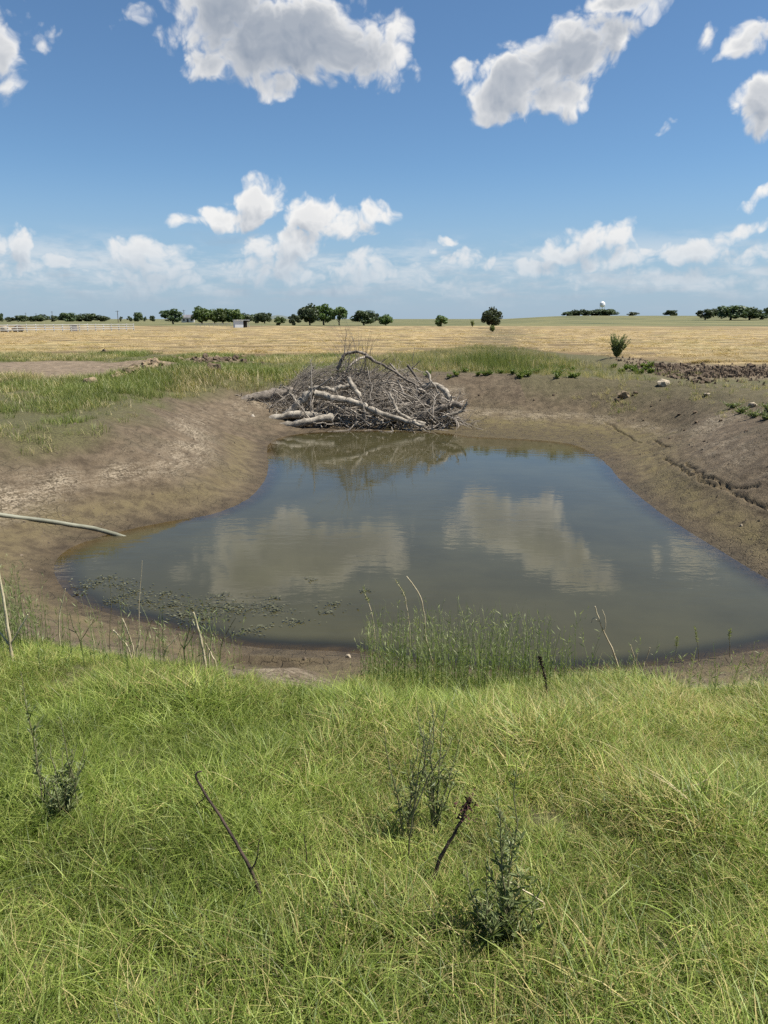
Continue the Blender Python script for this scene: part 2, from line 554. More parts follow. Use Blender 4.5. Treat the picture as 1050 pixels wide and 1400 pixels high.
def simple_mat(name, c1, c2, scale=8.0, rough=0.8, bump=0.3, bscale=None, tint=False, spec=0.3, stretch=None):
    m, N, out = new_mat(name)
    co = N.n('ShaderNodeTexCoord').outputs['Object']
    if stretch:
        co = N.n('ShaderNodeMapping', inp={'Vector': co, 'Scale': stretch}).outputs[0]
    f = N.noise(co, scale, 6, 0.6)
    f = N.smooth(f, 0.3, 0.7)
    if tint:
        f = N.math('ADD', N.math('MULTIPLY', f, 0.4), N.math('MULTIPLY', N.attr('tint'), 0.6))
    col = N.mix(f, rgb(*c1), rgb(*c2))
    b = N.n('ShaderNodeBump', inp={'Strength': bump, 'Distance': 0.02, 'Height': N.noise(co, bscale or scale * 4, 6, 0.65)})
    p = N.n('ShaderNodeBsdfPrincipled', inp={'Base Color': col, 'Roughness': rough, 'Specular IOR Level': spec, 'Normal': b.outputs[0]})
    m.node_tree.links.new(p.outputs[0], out.inputs[0])
    return m


def leaf_mat(name, cols, dry=None, trans=0.35, rough=0.5, inst=False, spec=0.35, objrand=False):
    """cols: three greens chosen by the per-leaf tint; dry: colour of withered blades"""
    m, N, out = new_mat(name)
    tint = N.attr('tint')
    ramp = N.n('ShaderNodeValToRGB', inp={0: tint})
    e = ramp.color_ramp.elements
    e[0].color, e[1].color = rgb(*cols[0]), rgb(*cols[2])
    mid = e.new(0.5)
    mid.color = rgb(*cols[1])
    col = ramp.outputs[0]
    if inst:
        d = N.attr('dry', 'INSTANCER')
        # a blade is withered when its own chance is below the local dryness
        f = N.smooth(N.math('SUBTRACT', d, N.attr('chance')), -0.12, 0.12)
        col = N.mix(f, col, rgb(*dry))
        v = N.attr('val', 'INSTANCER')
        col = N.mix(1.0, col, N.n('ShaderNodeCombineColor', inp={0: v, 1: v, 2: v}).outputs[0], 'MULTIPLY')
    if objrand:
        r = N.n('ShaderNodeObjectInfo').outputs['Random']
        hs = N.n('ShaderNodeHueSaturation', inp={'Hue': N.math('MULTIPLY_ADD', r, 0.03, 0.485), 'Saturation': 1.0, 'Value': N.math('MULTIPLY_ADD', r, 0.5, 0.75), 'Color': col})
        col = hs.outputs[0]
    p = N.n('ShaderNodeBsdfPrincipled', inp={'Base Color': col, 'Roughness': rough, 'Specular IOR Level': spec})
    tcol = N.mix(1.0, col, rgb(1.25, 1.3, 0.75), 'MULTIPLY')
    tr = N.n('ShaderNodeBsdfTranslucent', inp={'Color': tcol})
    mx = N.n('ShaderNodeMixShader', inp={0: trans, 1: p.outputs[0], 2: tr.outputs[0]})
    m.node_tree.links.new(mx.outputs[0], out.inputs[0])
    return m


def ground_mat():
    m, N, out = new_mat('earth')
    co = N.n('ShaderNodeTexCoord').outputs['Object']
    sepz = N.n('ShaderNodeSeparateXYZ', inp={0: co}).outputs
    big, mid_, fine = N.noise(co, 0.7, 5, 0.6), N.noise(co, 4.0, 6, 0.62), N.noise(co, 22.0, 5, 0.65)
    # drying mud
    mud = N.mix(N.smooth(mid_, 0.3, 0.7), rgb(0.058, 0.042, 0.025), rgb(0.137, 0.103, 0.065))
    mud = N.mix(N.smooth(big, 0.42, 0.68, 0, 0.55), mud, rgb(0.092, 0.075, 0.044))
    # pale mineral crust in patches along the old water lines
    lines = N.n('ShaderNodeMapping', inp={'Vector': co, 'Scale': (1.5, 1.5, 24.0)}).outputs[0]
    crust = N.math('MULTIPLY', N.math('MULTIPLY', N.attr('pale'), N.smooth(big, 0.38, 0.6, 0.15, 1.0)), N.smooth(N.math('ADD', N.math('MULTIPLY', N.noise(lines, 1.6, 7, 0.75), 0.55), N.math('MULTIPLY', fine, 0.45)), 0.44, 0.58))
    mud = N.mix(crust, mud, rgb(0.31, 0.255, 0.18))
    speck = N.smooth(N.noise(co, 38.0, 5, 0.7), 0.54, 0.66, 0, 0.5)
    mud = N.mix(speck, mud, rgb(0.045, 0.034, 0.024))
    fleck = N.smooth(N.noise(co, 31.0, 5, 0.72), 0.60, 0.70, 0, 0.4)
    mud = N.mix(fleck, mud, rgb(0.26, 0.21, 0.148))
    # algae film and wet margin
    alg = N.math('MULTIPLY', N.attr('algae'), N.smooth(mid_, 0.35, 0.65, 0.3, 1.0))
    mud = N.mix(N.math('MULTIPLY', alg, 0.85), mud, rgb(0.125, 0.102, 0.040))
    wet = N.attr('wet')
    mud = N.mix(wet, mud, N.mix(1.0, mud, rgb(0.66, 0.63, 0.56), 'MULTIPLY'))
    # thin turf soil, bare dirt, straw
    soil = N.mix(N.smooth(fine, 0.3, 0.7), rgb(0.05, 0.045, 0.02), rgb(0.11, 0.105, 0.042))
    dirt = N.mix(N.smooth(mid_, 0.3, 0.7), rgb(0.105, 0.078, 0.050), rgb(0.225, 0.172, 0.115))
    st_v = N.n('ShaderNodeMapping', inp={'Vector': co, 'Scale': (0.35, 1.3, 1.0)}).outputs[0]
    st_n = N.noise(st_v, 1.1, 7, 0.68)
    straw = N.mix(N.smooth(st_n, 0.34, 0.64), rgb(0.070, 0.050, 0.024), rgb(0.19, 0.135, 0.066))
    straw = N.mix(N.smooth(N.noise(co, 0.055, 4, 0.6), 0.5, 0.66, 0, 0.45), straw, rgb(0.27, 0.25, 0.10))
    straw = N.mix(N.math('MULTIPLY', N.attr('row'), 0.85), straw, rgb(0.42, 0.32, 0.16))
    pas_n = N.noise(N.n('ShaderNodeMapping', inp={'Vector': co, 'Scale': (0.02, 0.06, 1)}).outputs[0], 1.0, 6, 0.6)
    past = N.mix(N.smooth(pas_n, 0.35, 0.62), rgb(0.055, 0.068, 0.028), rgb(0.15, 0.14, 0.06))
    col = N.mix(N.attr('turf'), mud, soil)
    col = N.mix(N.attr('dirt'), col, dirt)
    col = N.mix(N.attr('pasture'), col, past)
    col = N.mix(N.attr('straw'), col, straw)
    vc = N.n('ShaderNodeTexVoronoi', feature='DISTANCE_TO_EDGE', inp={'Vector': N.n('ShaderNodeVectorMath', operation='ADD', inp={0: co, 1: N.n('ShaderNodeVectorMath', operation='SCALE', inp={0: N.noise(co, 3.0, 4, 0.6, out=1), 'Scale': 0.35}).outputs[0]}).outputs[0], 'Scale': 4.5})
    crk = N.math('MULTIPLY', N.smooth(vc.outputs['Distance'], 0.0, 0.05, 1.0, 0.0), N.math('MULTIPLY', N.math('SUBTRACT', 1.0, N.attr('turf')), N.smooth(big, 0.42, 0.58)))
    crk = N.math('MULTIPLY', crk, N.math('SUBTRACT', 1.0, N.attr('straw')))
    h = N.math('ADD', N.math('MULTIPLY_ADD', crk, -0.22, N.math('MULTIPLY', mid_, 0.5)), N.math('ADD', N.math('MULTIPLY', fine, 0.35), N.math('MULTIPLY', N.noise(co, 90.0, 3, 0.6), 0.15)))
    b = N.n('ShaderNodeBump', inp={'Strength': 0.9, 'Distance': 0.10, 'Height': h})
    rough = N.math('MULTIPLY_ADD', wet, -0.22, 0.93)
    p = N.n('ShaderNodeBsdfPrincipled', inp={'Base Color': col, 'Roughness': rough, 'Specular IOR Level': 0.3, 'Normal': b.outputs[0]})
    m.node_tree.links.new(p.outputs[0], out.inputs[0])
    return m


def water_mat():
    m, N, out = new_mat('murky_water')
    co = N.n('ShaderNodeTexCoord').outputs['Object']
    wv = N.n('ShaderNodeMapping', inp={'Vector': co, 'Scale': (1.0, 2.2, 1.0)}).outputs[0]
    patch = N.smooth(N.noise(co, 0.22, 3, 0.5), 0.42, 0.62, 0.25, 1.0)
    h = N.math('ADD', N.math('MULTIPLY', N.noise(wv, 2.2, 3, 0.5), 0.7), N.math('MULTIPLY', N.noise(wv, 9.0, 3, 0.5), 0.12))
    b = N.n('ShaderNodeBump', inp={'Strength': N.math('MULTIPLY', patch, 0.11), 'Distance': 0.05, 'Height': h})
    murk = N.mix(N.smooth(N.noise(co, 0.5, 4, 0.6), 0.3, 0.7), rgb(0.041, 0.037, 0.016), rgb(0.055, 0.050, 0.022))
    dif = N.n('ShaderNodeBsdfDiffuse', inp={'Color': murk})
    clear = N.n('ShaderNodeBsdfTransparent', inp={'Color': rgb(0.80, 0.74, 0.52)})
    depth = N.smooth(N.attr('depth'), 0.0, 0.11)
    body = N.n('ShaderNodeMixShader', inp={0: depth, 1: clear.outputs[0], 2: dif.outputs[0]})
    glo = N.n('ShaderNodeBsdfGlossy', inp={'Color': rgb(1, 1, 1), 'Roughness': 0.015, 'Normal': b.outputs[0]})
    fr = N.n('ShaderNodeFresnel', inp={'IOR': 1.34, 'Normal': b.outputs[0]})
    mx = N.n('ShaderNodeMixShader', inp={0: fr.outputs[0], 1: body.outputs[0], 2: glo.outputs[0]})
    m.node_tree.links.new(mx.outputs[0], out.inputs[0])
    return m


M = {}
M['earth'] = ground_mat()
M['water'] = water_mat()
M['bark_pale'] = simple_mat('weathered_wood', (0.13, 0.112, 0.088), (0.40, 0.355, 0.285), 5, 0.85, 0.6, 24)
M['bark_grey'] = simple_mat('grey_bark', (0.085, 0.072, 0.058), (0.24, 0.205, 0.165), 6, 0.9, 0.7, 26)
M['bark_tree'] = simple_mat('tree_bark', (0.05, 0.042, 0.033), (0.13, 0.11, 0.09), 4, 0.9, 0.5)
M['cut'] = simple_mat('cut_wood', (0.10, 0.08, 0.055), (0.22, 0.17, 0.11), 18, 0.9, 0.3)
M['twig'] = simple_mat('dead_twigs', (0.065, 0.054, 0.043), (0.42, 0.37, 0.305), 3, 0.9, 0.2, tint=True)
M['clod'] = simple_mat('dark_clods', (0.055, 0.039, 0.025), (0.165, 0.121, 0.080), 3.5, 0.95, 0.9, 14)
M['clod_pale'] = simple_mat('dry_clods', (0.15, 0.11, 0.068), (0.31, 0.235, 0.145), 3.5, 0.95, 0.9, 14)
M['crumb'] = simple_mat('mud_crumbs', (0.05, 0.038, 0.026), (0.22, 0.175, 0.125), 3, 0.95, 0.4, 14, tint=True)
M['stone'] = simple_mat('pale_stone', (0.25, 0.20, 0.135), (0.45, 0.385, 0.285), 3, 0.85, 0.4)
M['hose'] = simple_mat('hose_rubber', (0.14, 0.14, 0.10), (0.25, 0.245, 0.18), 2.5, 0.6, 0.15)
M['white_paint'] = simple_mat('white_paint', (0.36, 0.35, 0.31), (0.55, 0.54, 0.50), 0.6, 0.6, 0.1)
M['white_metal'] = simple_mat('white_sheet_metal', (0.70, 0.71, 0.71), (0.82, 0.82, 0.82), 0.8, 0.45, 0.05)
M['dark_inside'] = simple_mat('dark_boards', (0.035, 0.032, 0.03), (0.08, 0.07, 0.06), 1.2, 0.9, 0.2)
M['grey_board'] = simple_mat('grey_purple_board', (0.16, 0.145, 0.155), (0.27, 0.25, 0.26), 1.2, 0.8, 0.2)
M['pole'] = simple_mat('weathered_pole', (0.10, 0.085, 0.07), (0.19, 0.165, 0.14), 2, 0.9, 0.3)
M['house'] = simple_mat('house_wall', (0.42, 0.40, 0.37), (0.55, 0.53, 0.50), 0.5, 0.8, 0.1)
M['roof'] = simple_mat('house_roof', (0.10, 0.10, 0.11), (0.17, 0.165, 0.17), 0.7, 0.8, 0.2)
M['hill'] = simple_mat('far_hill', (0.07, 0.09, 0.085), (0.11, 0.13, 0.12), 0.002, 1.0, 0.0)
M['stalk'] = simple_mat('dry_stalk', (0.36, 0.30, 0.18), (0.62, 0.54, 0.36), 6, 0.85, 0.2)
M['stalk_dark'] = simple_mat('dark_stalk', (0.030, 0.022, 0.017), (0.085, 0.058, 0.042), 14, 0.85, 0.4)
M['seed_dark'] = simple_mat('dark_seed_head', (0.030, 0.014, 0.012), (0.085, 0.035, 0.028), 14, 0.85, 0.4)
M['stem'] = simple_mat('weed_stem', (0.10, 0.09, 0.045), (0.20, 0.19, 0.10), 10, 0.7, 0.2)
M['grass'] = leaf_mat('meadow_grass', [(0.060, 0.098, 0.012), (0.140, 0.196, 0.030), (0.305, 0.355, 0.088)], (0.44, 0.36, 0.155), 0.27, 0.47, True, 0.26)
M['tallgrass'] = leaf_mat('tall_grass', [(0.08, 0.115, 0.024), (0.14, 0.17, 0.042), (0.235, 0.245, 0.085)], (0.46, 0.38, 0.21), 0.35, 0.5, True)
M['strawblade'] = leaf_mat('straw', [(0.25, 0.18, 0.085), (0.39, 0.295, 0.15), (0.54, 0.43, 0.245)], (0.22, 0.21, 0.08), 0.2, 0.6, True)
M['rush'] = leaf_mat('rush', [(0.10, 0.15, 0.04), (0.17, 0.22, 0.07), (0.34, 0.35, 0.19)], None, 0.38, 0.55)
M['weedleaf'] = leaf_mat('weed_leaf', [(0.095, 0.125, 0.045), (0.165, 0.20, 0.078), (0.30, 0.33, 0.16)], None, 0.32, 0.5)
M['broadleaf'] = leaf_mat('broad_leaf', [(0.07, 0.12, 0.025), (0.13, 0.18, 0.04), (0.25, 0.28, 0.08)], None, 0.3, 0.5)
M['crown_dark'] = leaf_mat('dark_foliage', [(0.034, 0.054, 0.026), (0.072, 0.102, 0.048), (0.135, 0.165, 0.08)], None, 0.2, 0.55, objrand=True)
M['crown_green'] = leaf_mat('green_foliage', [(0.052, 0.084, 0.024), (0.092, 0.135, 0.040), (0.155, 0.195, 0.065)], None, 0.28, 0.55, objrand=True)
M['float'] = leaf_mat('floating_weed', [(0.035, 0.038, 0.020), (0.065, 0.068, 0.036), (0.13, 0.13, 0.08)], None, 0.15, 0.6)


# ------------------------------------------------------------------ ground sheet
def axis(segs):
    out = []
    for a, b, s in segs:
        n = max(1, int(round((b - a) / s)))
        out.append(np.linspace(a, b, n, endpoint=False))
    return np.concatenate(out)


def grow(start, step, f, end):
    out, x = [], start
    while x < end:
        out.append(x)
        x += step
        step *= f
    return np.array(out + [end])


DIRT_C = [(-11.3, 35.2, 2.1, 1.4), (-8.9, 38.0, 2.0, 1.7), (-11.5, 31.0, 5.2, 5.2), (-16.5, 32.0, 6.0, 6.5)]


def dirt_mask(x, y):
    n = 0.35 * fbm(x, y, 3.0, 3, 15)
    d = np.zeros(np.shape(x))
    for cx, cy, rx, ry in DIRT_C:
        d = np.maximum(d, 1 - sstep(np.hypot((x - cx) / rx, (y - cy) / ry) + n, 0.8, 1.05))
    return d


def turf_mask(x, y, sd, W, n1, z):
    nn = fbm(x, y, 1.6, 3, 55)
    near = sstep(sd + 0.5 * nn + np.interp(x, [-4, -2.2, -1.3, -0.5, -0.1, 1.8, 2.6, 4], [0, 0.3, -0.1, -0.2, 1.35, 1.35, 0.5, 0.2]), 1.9, 2.6) * (1 - sstep(y, 7.2, 9.5))
    left = sstep(sd + 0.8 * nn, 2.5, 3.7) * (x < -2.0) * sstep(y, 8, 10)
    far = sstep(sd + 0.5 * nn, 5.9, 6.9) * (x >= -2.0) * (x < 8.5) * sstep(y, 16, 20)
    right = sstep(sd + 1.0 * nn, 3.4, 5.6) * (x >= 5) * sstep(y, 9, 12) * 0.55
    return np.clip(np.maximum.reduce([near, left, far, right]), 0, 1) * (1 - 0.9 * dirt_mask(x, y))


def build_ground():
    xs = np.concatenate([-grow(9.0, 0.10, 1.07, 9000)[::-1], axis([(-8.9, 4.8, 0.08), (4.8, 8.3, 0.028), (8.3, 12.0, 0.10)]), grow(12.0, 0.12, 1.07, 9000)])
    ys = np.concatenate([-grow(4.0, 0.3, 1.25, 3000)[::-1], axis([(-3.8, 4.0, 0.12), (4.0, 10.8, 0.08), (10.8, 23, 0.04), (23, 31, 0.10), (31, 90, 0.3)]), grow(90, 0.4, 1.05, 12000)])
    X, Y = np.meshgrid(xs, ys)
    z, sd, W, n1 = terrain(X, Y, True)
    nx, ny = len(xs), len(ys)
    idx = np.arange(nx * ny).reshape(ny, nx)
    Q = np.stack([idx[:-1, :-1], idx[:-1, 1:], idx[1:, 1:], idx[1:, :-1]], -1).reshape(-1, 4)
    straw = straw_mask(X, Y)
    pasture = sstep(Y + 0.10 * X, 205, 250)
    strip = (Y > 25) * (1 - straw) * (1 - pasture) * sstep(sd, 5.5, 7.5)
    turf = turf_mask(X, Y, sd, W, n1, z)
    pale = np.exp(-((z - 0.68 - 0.35 * n1) / 0.22) ** 2) * (X < 3) + 0.95 * np.exp(-((z - 0.30) / 0.13) ** 2) * (Y > 21) * (X > 1) + 0.8 * np.exp(-((z - 0.85 - 0.2 * n1) / 0.22) ** 2) * (X >= 3) * (Y < 21) + 0.9 * (X > 1.5) * (Y < 8) * sstep(z, 0.1, 0.35)
    pale = pale * (sd > 0) * (1 - turf)
    algae = np.exp(-((z - 0.06) / 0.16) ** 2) * sstep(Y, 18, 22) * (X > 0) + 0.6 * np.exp(-((z - 0.22) / 0.17) ** 2) * (Y < 21) + 0.25 * np.exp(-((z - 0.35) / 0.25) ** 2) * (X > 3)
    wet = 1 - sstep(z, 0.015, 0.13 + 0.05 * n1)
    attrs = {'turf': np.maximum(turf, np.clip(strip, 0, 1) * 0.9), 'straw': straw, 'pasture': pasture, 'dirt': np.maximum(dirt_mask(X, Y), 0.8 * sstep(X, 9.5, 11.5) * sstep(Y, 26, 28) * (1 - straw) * (1 - sstep(Y, 36, 40))),
             'pale': np.clip(pale, 0, 1), 'algae': np.clip(algae, 0, 1) * (sd > -6), 'wet': wet, 'row': straw * np.clip(windrow(X, Y), 0, 1)}
    me = mk_mesh('ground', np.stack([X, Y, z], -1).reshape(-1, 3), Q, None, True, {k: np.ravel(v) for k, v in attrs.items()})
    tag(obj('ground', me, M['earth']), 'bare mud banks, turf and mown field around the pond', 'ground', kind='structure')

    # water sheet, only where the basin is low
    gx, gy = np.arange(-9.0, 12.01, 0.15), np.arange(5.0, 30.01, 0.15)
    X, Y = np.meshgrid(gx, gy)
    z = terrain(X, Y)
    idx = np.arange(X.size).reshape(X.shape)
    low = z < 0.03
    keep = low[:-1, :-1] | low[1:, :-1] | low[:-1, 1:] | low[1:, 1:]
    Q = np.stack([idx[:-1, :-1], idx[:-1, 1:], idx[1:, 1:], idx[1:, :-1]], -1)[keep]
    used = np.unique(Q)
    remap = np.full(X.size, -1)
    remap[used] = np.arange(len(used))
    V = np.stack([X, Y, np.zeros_like(X)], -1).reshape(-1, 3)[used]
    me = mk_mesh('pond_water', V, remap[Q], None, True, {'depth': np.clip(-z.ravel()[used], 0, 2)})
    tag(obj('pond_water', me, M['water']), 'still murky pond water mirroring the clouds', 'water', kind='structure')


build_ground()

# low far hill on the skyline
def build_hill():
    X, Y = np.meshgrid(np.linspace(-1, 1, 41), np.linspace(-1, 1, 13))
    h = np.maximum(0, 1 - np.abs(X) ** 1.6 - Y ** 2) * (1 + 0.3 * fbm(X, Y, 0.4, 3, 4))
    c = at_depth(380, 437, 5200)
    V = np.stack([c[0] + X * 140, c[1] + Y * 260, -4 + 30 * h], -1).reshape(-1, 3)
    idx = np.arange(X.size).reshape(X.shape)
    Q = np.stack([idx[:-1, :-1], idx[:-1, 1:], idx[1:, 1:], idx[1:, :-1]], -1).reshape(-1, 4)
    tag(obj('hill', mk_mesh('hill', V, Q), M['hill']), 'low bluish hill far off on the skyline', 'hill', kind='structure')


build_hill()


# ------------------------------------------------------------------ scattered grass (stuff, geometry nodes over survey points)
def blades(n, rad, hmin, hmax, wid, lean, K=5, rng=RNG, droop=0.35, flat=1.0):
    """one tuft as ribbons: points, widths, sides"""
    a, rr = rng.uniform(0, 2 * math.pi, n), rad * np.sqrt(rng.uniform(0, 1, n))
    base = np.stack([rr * np.cos(a), rr * np.sin(a), np.full(n, -0.03)], 1)
    th = rng.uniform(0, 2 * math.pi, n)
    dr = np.stack([np.cos(th), np.sin(th), np.zeros(n)], 1)
    h = rng.uniform(hmin, hmax, n)
    ln = rng.uniform(lean[0], lean[1], n)
    dp = rng.uniform(0, droop, n)
    t = np.linspace(0, 1, K)
    up = (t[None] - dp[:, None] * t[None] ** 2.4) * flat
    out = ln[:, None] * t[None] ** 1.6
    th2 = th + rng.normal(0, 0.7, n)
    dr2 = np.stack([np.cos(th2), np.sin(th2), np.zeros(n)], 1)
    P = base[:, None, :] + h[:, None, None] * (out[..., None] * (dr[:, None, :] * (1 - t[None, :, None] * 0.5) + dr2[:, None, :] * t[None, :, None] * 0.5) + up[..., None] * np.array([0, 0, 1.0]))
    w = wid * rng.uniform(0.6, 1.3, n)[:, None] * np.clip(1.02 - t[None] ** 1.8, 0.04, 1) * 0.5
    ph = th + math.pi / 2 + rng.normal(0, 0.5, n)
    side = unit(np.stack([np.cos(ph), np.sin(ph), rng.normal(0, 0.35, n)], 1))
    return P, w, side


def tuft_collection(name, mat_, variants):
    c = bpy.data.collections.new(name)
    for i, v in enumerate(variants):
        g = Geo()
        ch = []
        for kw in (v if isinstance(v, list) else [v]):
            P, w, s = blades(**kw)
            g.ribbons(P, w, s, RNG.uniform(0, 1, len(P)))
            ch.append(np.repeat(RNG.uniform(0, 1, len(P)), P.shape[1] * 2))
        me = g.mesh('tuft')
        a = me.attributes.new('chance', 'FLOAT', 'POINT')
        a.data.foreach_set('value', np.concatenate(ch).astype(np.float32))
        me.materials.append(mat_)
        c.objects.link(bpy.data.objects.new('%s_%02d' % (name, i), me))
    return c


def scatter(name, coll, nvar, pts, scale, dry, val, label, cat, tilt=0.12, sz=None):
    n = len(pts)
    rot = np.stack([RNG.normal(0, tilt, n), RNG.normal(0, tilt, n), RNG.uniform(0, 2 * math.pi, n)], 1)
    scl = np.stack([scale, scale, scale if sz is None else sz], 1)
    me = mk_mesh(name, pts, None, None, True, {'rot': rot, 'scl': scl, 'dry': dry, 'val': val, 'pick': RNG.integers(0, nvar, n).astype(float)})
    o = obj(name, me)
    g = bpy.data.node_groups.new(name, 'GeometryNodeTree')
    g.interface.new_socket('Geometry', in_out='INPUT', socket_type='NodeSocketGeometry')
    g.interface.new_socket('Geometry', in_out='OUTPUT', socket_type='NodeSocketGeometry')
    nd, lk = g.nodes, g.links
    gi, go = nd.new('NodeGroupInput'), nd.new('NodeGroupOutput')
    ci = nd.new('GeometryNodeCollectionInfo')
    ci.inputs['Collection'].default_value = coll
    ci.inputs['Separate Children'].default_value = True
    ci.inputs['Reset Children'].default_value = True

    def named(a, ty):
        k = nd.new('GeometryNodeInputNamedAttribute')
        k.data_type = ty
        k.inputs['Name'].default_value = a
        return k.outputs['Attribute']
    ip = nd.new('GeometryNodeInstanceOnPoints')
    ip.inputs['Pick Instance'].default_value = True
    lk.new(gi.outputs[0], ip.inputs['Points'])
    lk.new(ci.outputs[0], ip.inputs['Instance'])
    lk.new(named('pick', 'FLOAT'), ip.inputs['Instance Index'])
    e2r = nd.new('FunctionNodeEulerToRotation')
    lk.new(named('rot', 'FLOAT_VECTOR'), e2r.inputs[0])
    lk.new(e2r.outputs[0], ip.inputs['Rotation'])
    lk.new(named('scl', 'FLOAT_VECTOR'), ip.inputs['Scale'])
    lk.new(ip.outputs[0], go.inputs[0])
    md = o.modifiers.new('tufts', 'NODES')
    md.node_group = g
    tag(o, label, cat, kind='stuff')
    return o


def frustum(x, y, margin):
    return np.abs(x) < 0.56 * np.maximum(y, 0) + margin


def build_grass():
    # tangled meadow grass on the near bank
    variants = [[dict(n=40, rad=0.13, hmin=0.07, hmax=0.19, wid=0.0058, lean=(0.3, 1.5), K=4, droop=0.6), dict(n=18, rad=0.14, hmin=0.12, hmax=0.24, wid=0.0042, lean=(0.7, 1.8), droop=0.75)] for _ in range(8)]
    variants += [[dict(n=40, rad=0.10, hmin=0.11, hmax=0.25, wid=0.0062, lean=(0.3, 1.3), droop=0.6), dict(n=8, rad=0.14, hmin=0.16, hmax=0.30, wid=0.0034, lean=(0.5, 1.5), droop=0.7)] for _ in range(4)]
    # broader creeping blades, and thin seeding culms
    variants += [[dict(n=22, rad=0.12, hmin=0.05, hmax=0.15, wid=0.0115, lean=(0.2, 1.1), K=4), dict(n=26, rad=0.13, hmin=0.07, hmax=0.18, wid=0.005, lean=(0.1, 1.0), K=4)] for _ in range(2)]
    variants += [[dict(n=36, rad=0.13, hmin=0.07, hmax=0.19, wid=0.0055, lean=(0.1, 1.0), K=4), dict(n=5, rad=0.10, hmin=0.25, hmax=0.40, wid=0.0036, lean=(0.05, 0.5), droop=0.25)] for _ in range(2)]
    c = tuft_collection('meadow_tuft', M['grass'], variants)
    n = 42000
    x, y = RNG.uniform(-6.5, 6.5, n), RNG.uniform(0.0, 8.0, n)
    z, sd, W, n1 = terrain(x, y, True)
    tf = turf_mask(x, y, sd, W, n1, z)
    k = (tf > RNG.uniform(0.15, 1.0, n)) & frustum(x, y, 1.3)
    x, y, z = x[k], y[k], z[k]
    hol = np.ones(len(x))
    for px, py, rr in ((232, 1345, .13), (470, 1240, .11), (900, 1300, .13), (60, 1330, .10), (560, 1345, .12)):
        c0 = hit(px, py)
        hol = np.minimum(hol, sstep(np.hypot(x - c0[0], y - c0[1]), rr * 0.6, rr * 1.3))
    kk = hol > RNG.uniform(0, 1, len(x)) * 0.95
    x, y, z, k = x[kk], y[kk], z[kk], np.where(k)[0][kk]
    sc = np.clip(0.78 + 0.48 * fbm(x, y, 0.7, 2, 101), 0.4, 1.1) * RNG.uniform(0.75, 1.2, len(x))
    edge = sstep(sd[k] + 1.2 * (x > -0.3) * (x < 2.1), 1.8, 3.4)
    sc = sc * (0.5 + 0.5 * edge)
    dry = np.clip(0.09 + 0.32 * fbm(x, y, 0.9, 3, 111) + 0.06 * sstep(x, -0.5, 1.5), 0.02, 0.6)
    val = np.clip(1.0 + 0.35 * fbm(x, y, 0.5, 3, 121) + RNG.normal(0, 0.20, len(x)), 0.45, 1.5)
    scatter('meadow_grass', c, 16, np.stack([x, y, z], 1), sc, dry, val, 'tangled bright green grass covering the near bank', 'grass')

    # longer grass on the left and far banks
    vb = [[dict(n=30, rad=0.20, hmin=0.16, hmax=0.34, wid=0.011, lean=(0.1, 0.8), K=4)] for _ in range(6)]
    cb = tuft_collection('bank_tuft', M['tallgrass'], vb)
    n = 30000
    x, y = RNG.uniform(-24, -1.5, n), RNG.uniform(9, 48, n)
    z, sd, W, n1 = terrain(x, y, True)
    tf = turf_mask(x, y, sd, W, n1, z) * (1 - straw_mask(x, y))
    patch = np.clip(0.62 + 1.3 * fbm(x, y, 2.6, 3, 131), 0.15, 1)
    patch = np.maximum(patch, np.exp(-(((x + 7.5) / 4.5) ** 2 + ((y - 25.5) / 3.5) ** 2)))
    patch = patch * (0.5 + 0.5 * sstep(sd, 3.0, 4.8))
    k = (tf * patch > RNG.uniform(0.12, 1.0, n)) & frustum(x, y, 1.0)
    x, y, z, patch = x[k], y[k], z[k], patch[k]
    sc = RNG.uniform(0.6, 1.15, len(x)) * (0.45 + 0.85 * patch)
    dry = np.clip(0.36 + 0.75 * fbm(x, y, 2.0, 3, 141) - 0.2 * patch, 0.02, 0.9)
    val = np.clip(1.15 + 0.4 * fbm(x, y, 1.5, 3, 151), 0.6, 1.6)
    scatter('bank_grass', cb, 6, np.stack([x, y, z], 1), sc, dry, val, 'patchy green and bleached grass on the left bank', 'grass')

    # tall grass behind the far mud and the weedy strip in the field
    vt = [[dict(n=26, rad=0.26, hmin=0.35, hmax=0.85, wid=0.013, lean=(0.05, 0.45), K=4, droop=0.2)] for _ in range(6)]
    ct = tuft_collection('tall_tuft', M['tallgrass'], vt)
    n = 16000
    x, y = RNG.uniform(-4.5, 14.0, n), RNG.uniform(26.5, 62, n)
    z, sd, W, n1 = terrain(x, y, True)
    lane = np.exp(-((x - 0.165 * y + 1.0) / (1.6 + 0.02 * y)) ** 2)
    dens = np.maximum(turf_mask(x, y, sd, W, n1, z), (sd > 6.3) * 0.9) * np.clip(0.7 + 0.7 * fbm(x, y, 2.0, 3, 62), 0.15, 1) * (1 - straw_mask(x, y)) * (1 - sstep(x, 9.0, 10.5) * (1 - lane))
    k = (dens > RNG.uniform(0.2, 1.0, n)) & (sd > 6.0)
    x, y, z = x[k], y[k], z[k]
    hgt = np.exp(-(((x - 4.8) / 4.0) ** 2 + ((y - 35) / 4.5) ** 2))
    sc = RNG.uniform(0.45, 1.0, len(x)) * (0.42 + 0.9 * hgt * np.clip(0.8 + 0.6 * fbm(x, y, 1.5, 2, 63), 0.3, 1.3))
    dry = np.clip(0.55 - 0.5 * hgt + 0.6 * fbm(x, y, 2.4, 3, 161), 0.03, 0.95)
    val = np.clip(1.05 + 0.3 * fbm(x, y, 2, 2, 171), 0.6, 1.5)
    scatter('tall_grass', ct, 6, np.stack([x, y, z], 1), sc, dry, val, 'tall green grass between the far mud bank and the mown field', 'grass')

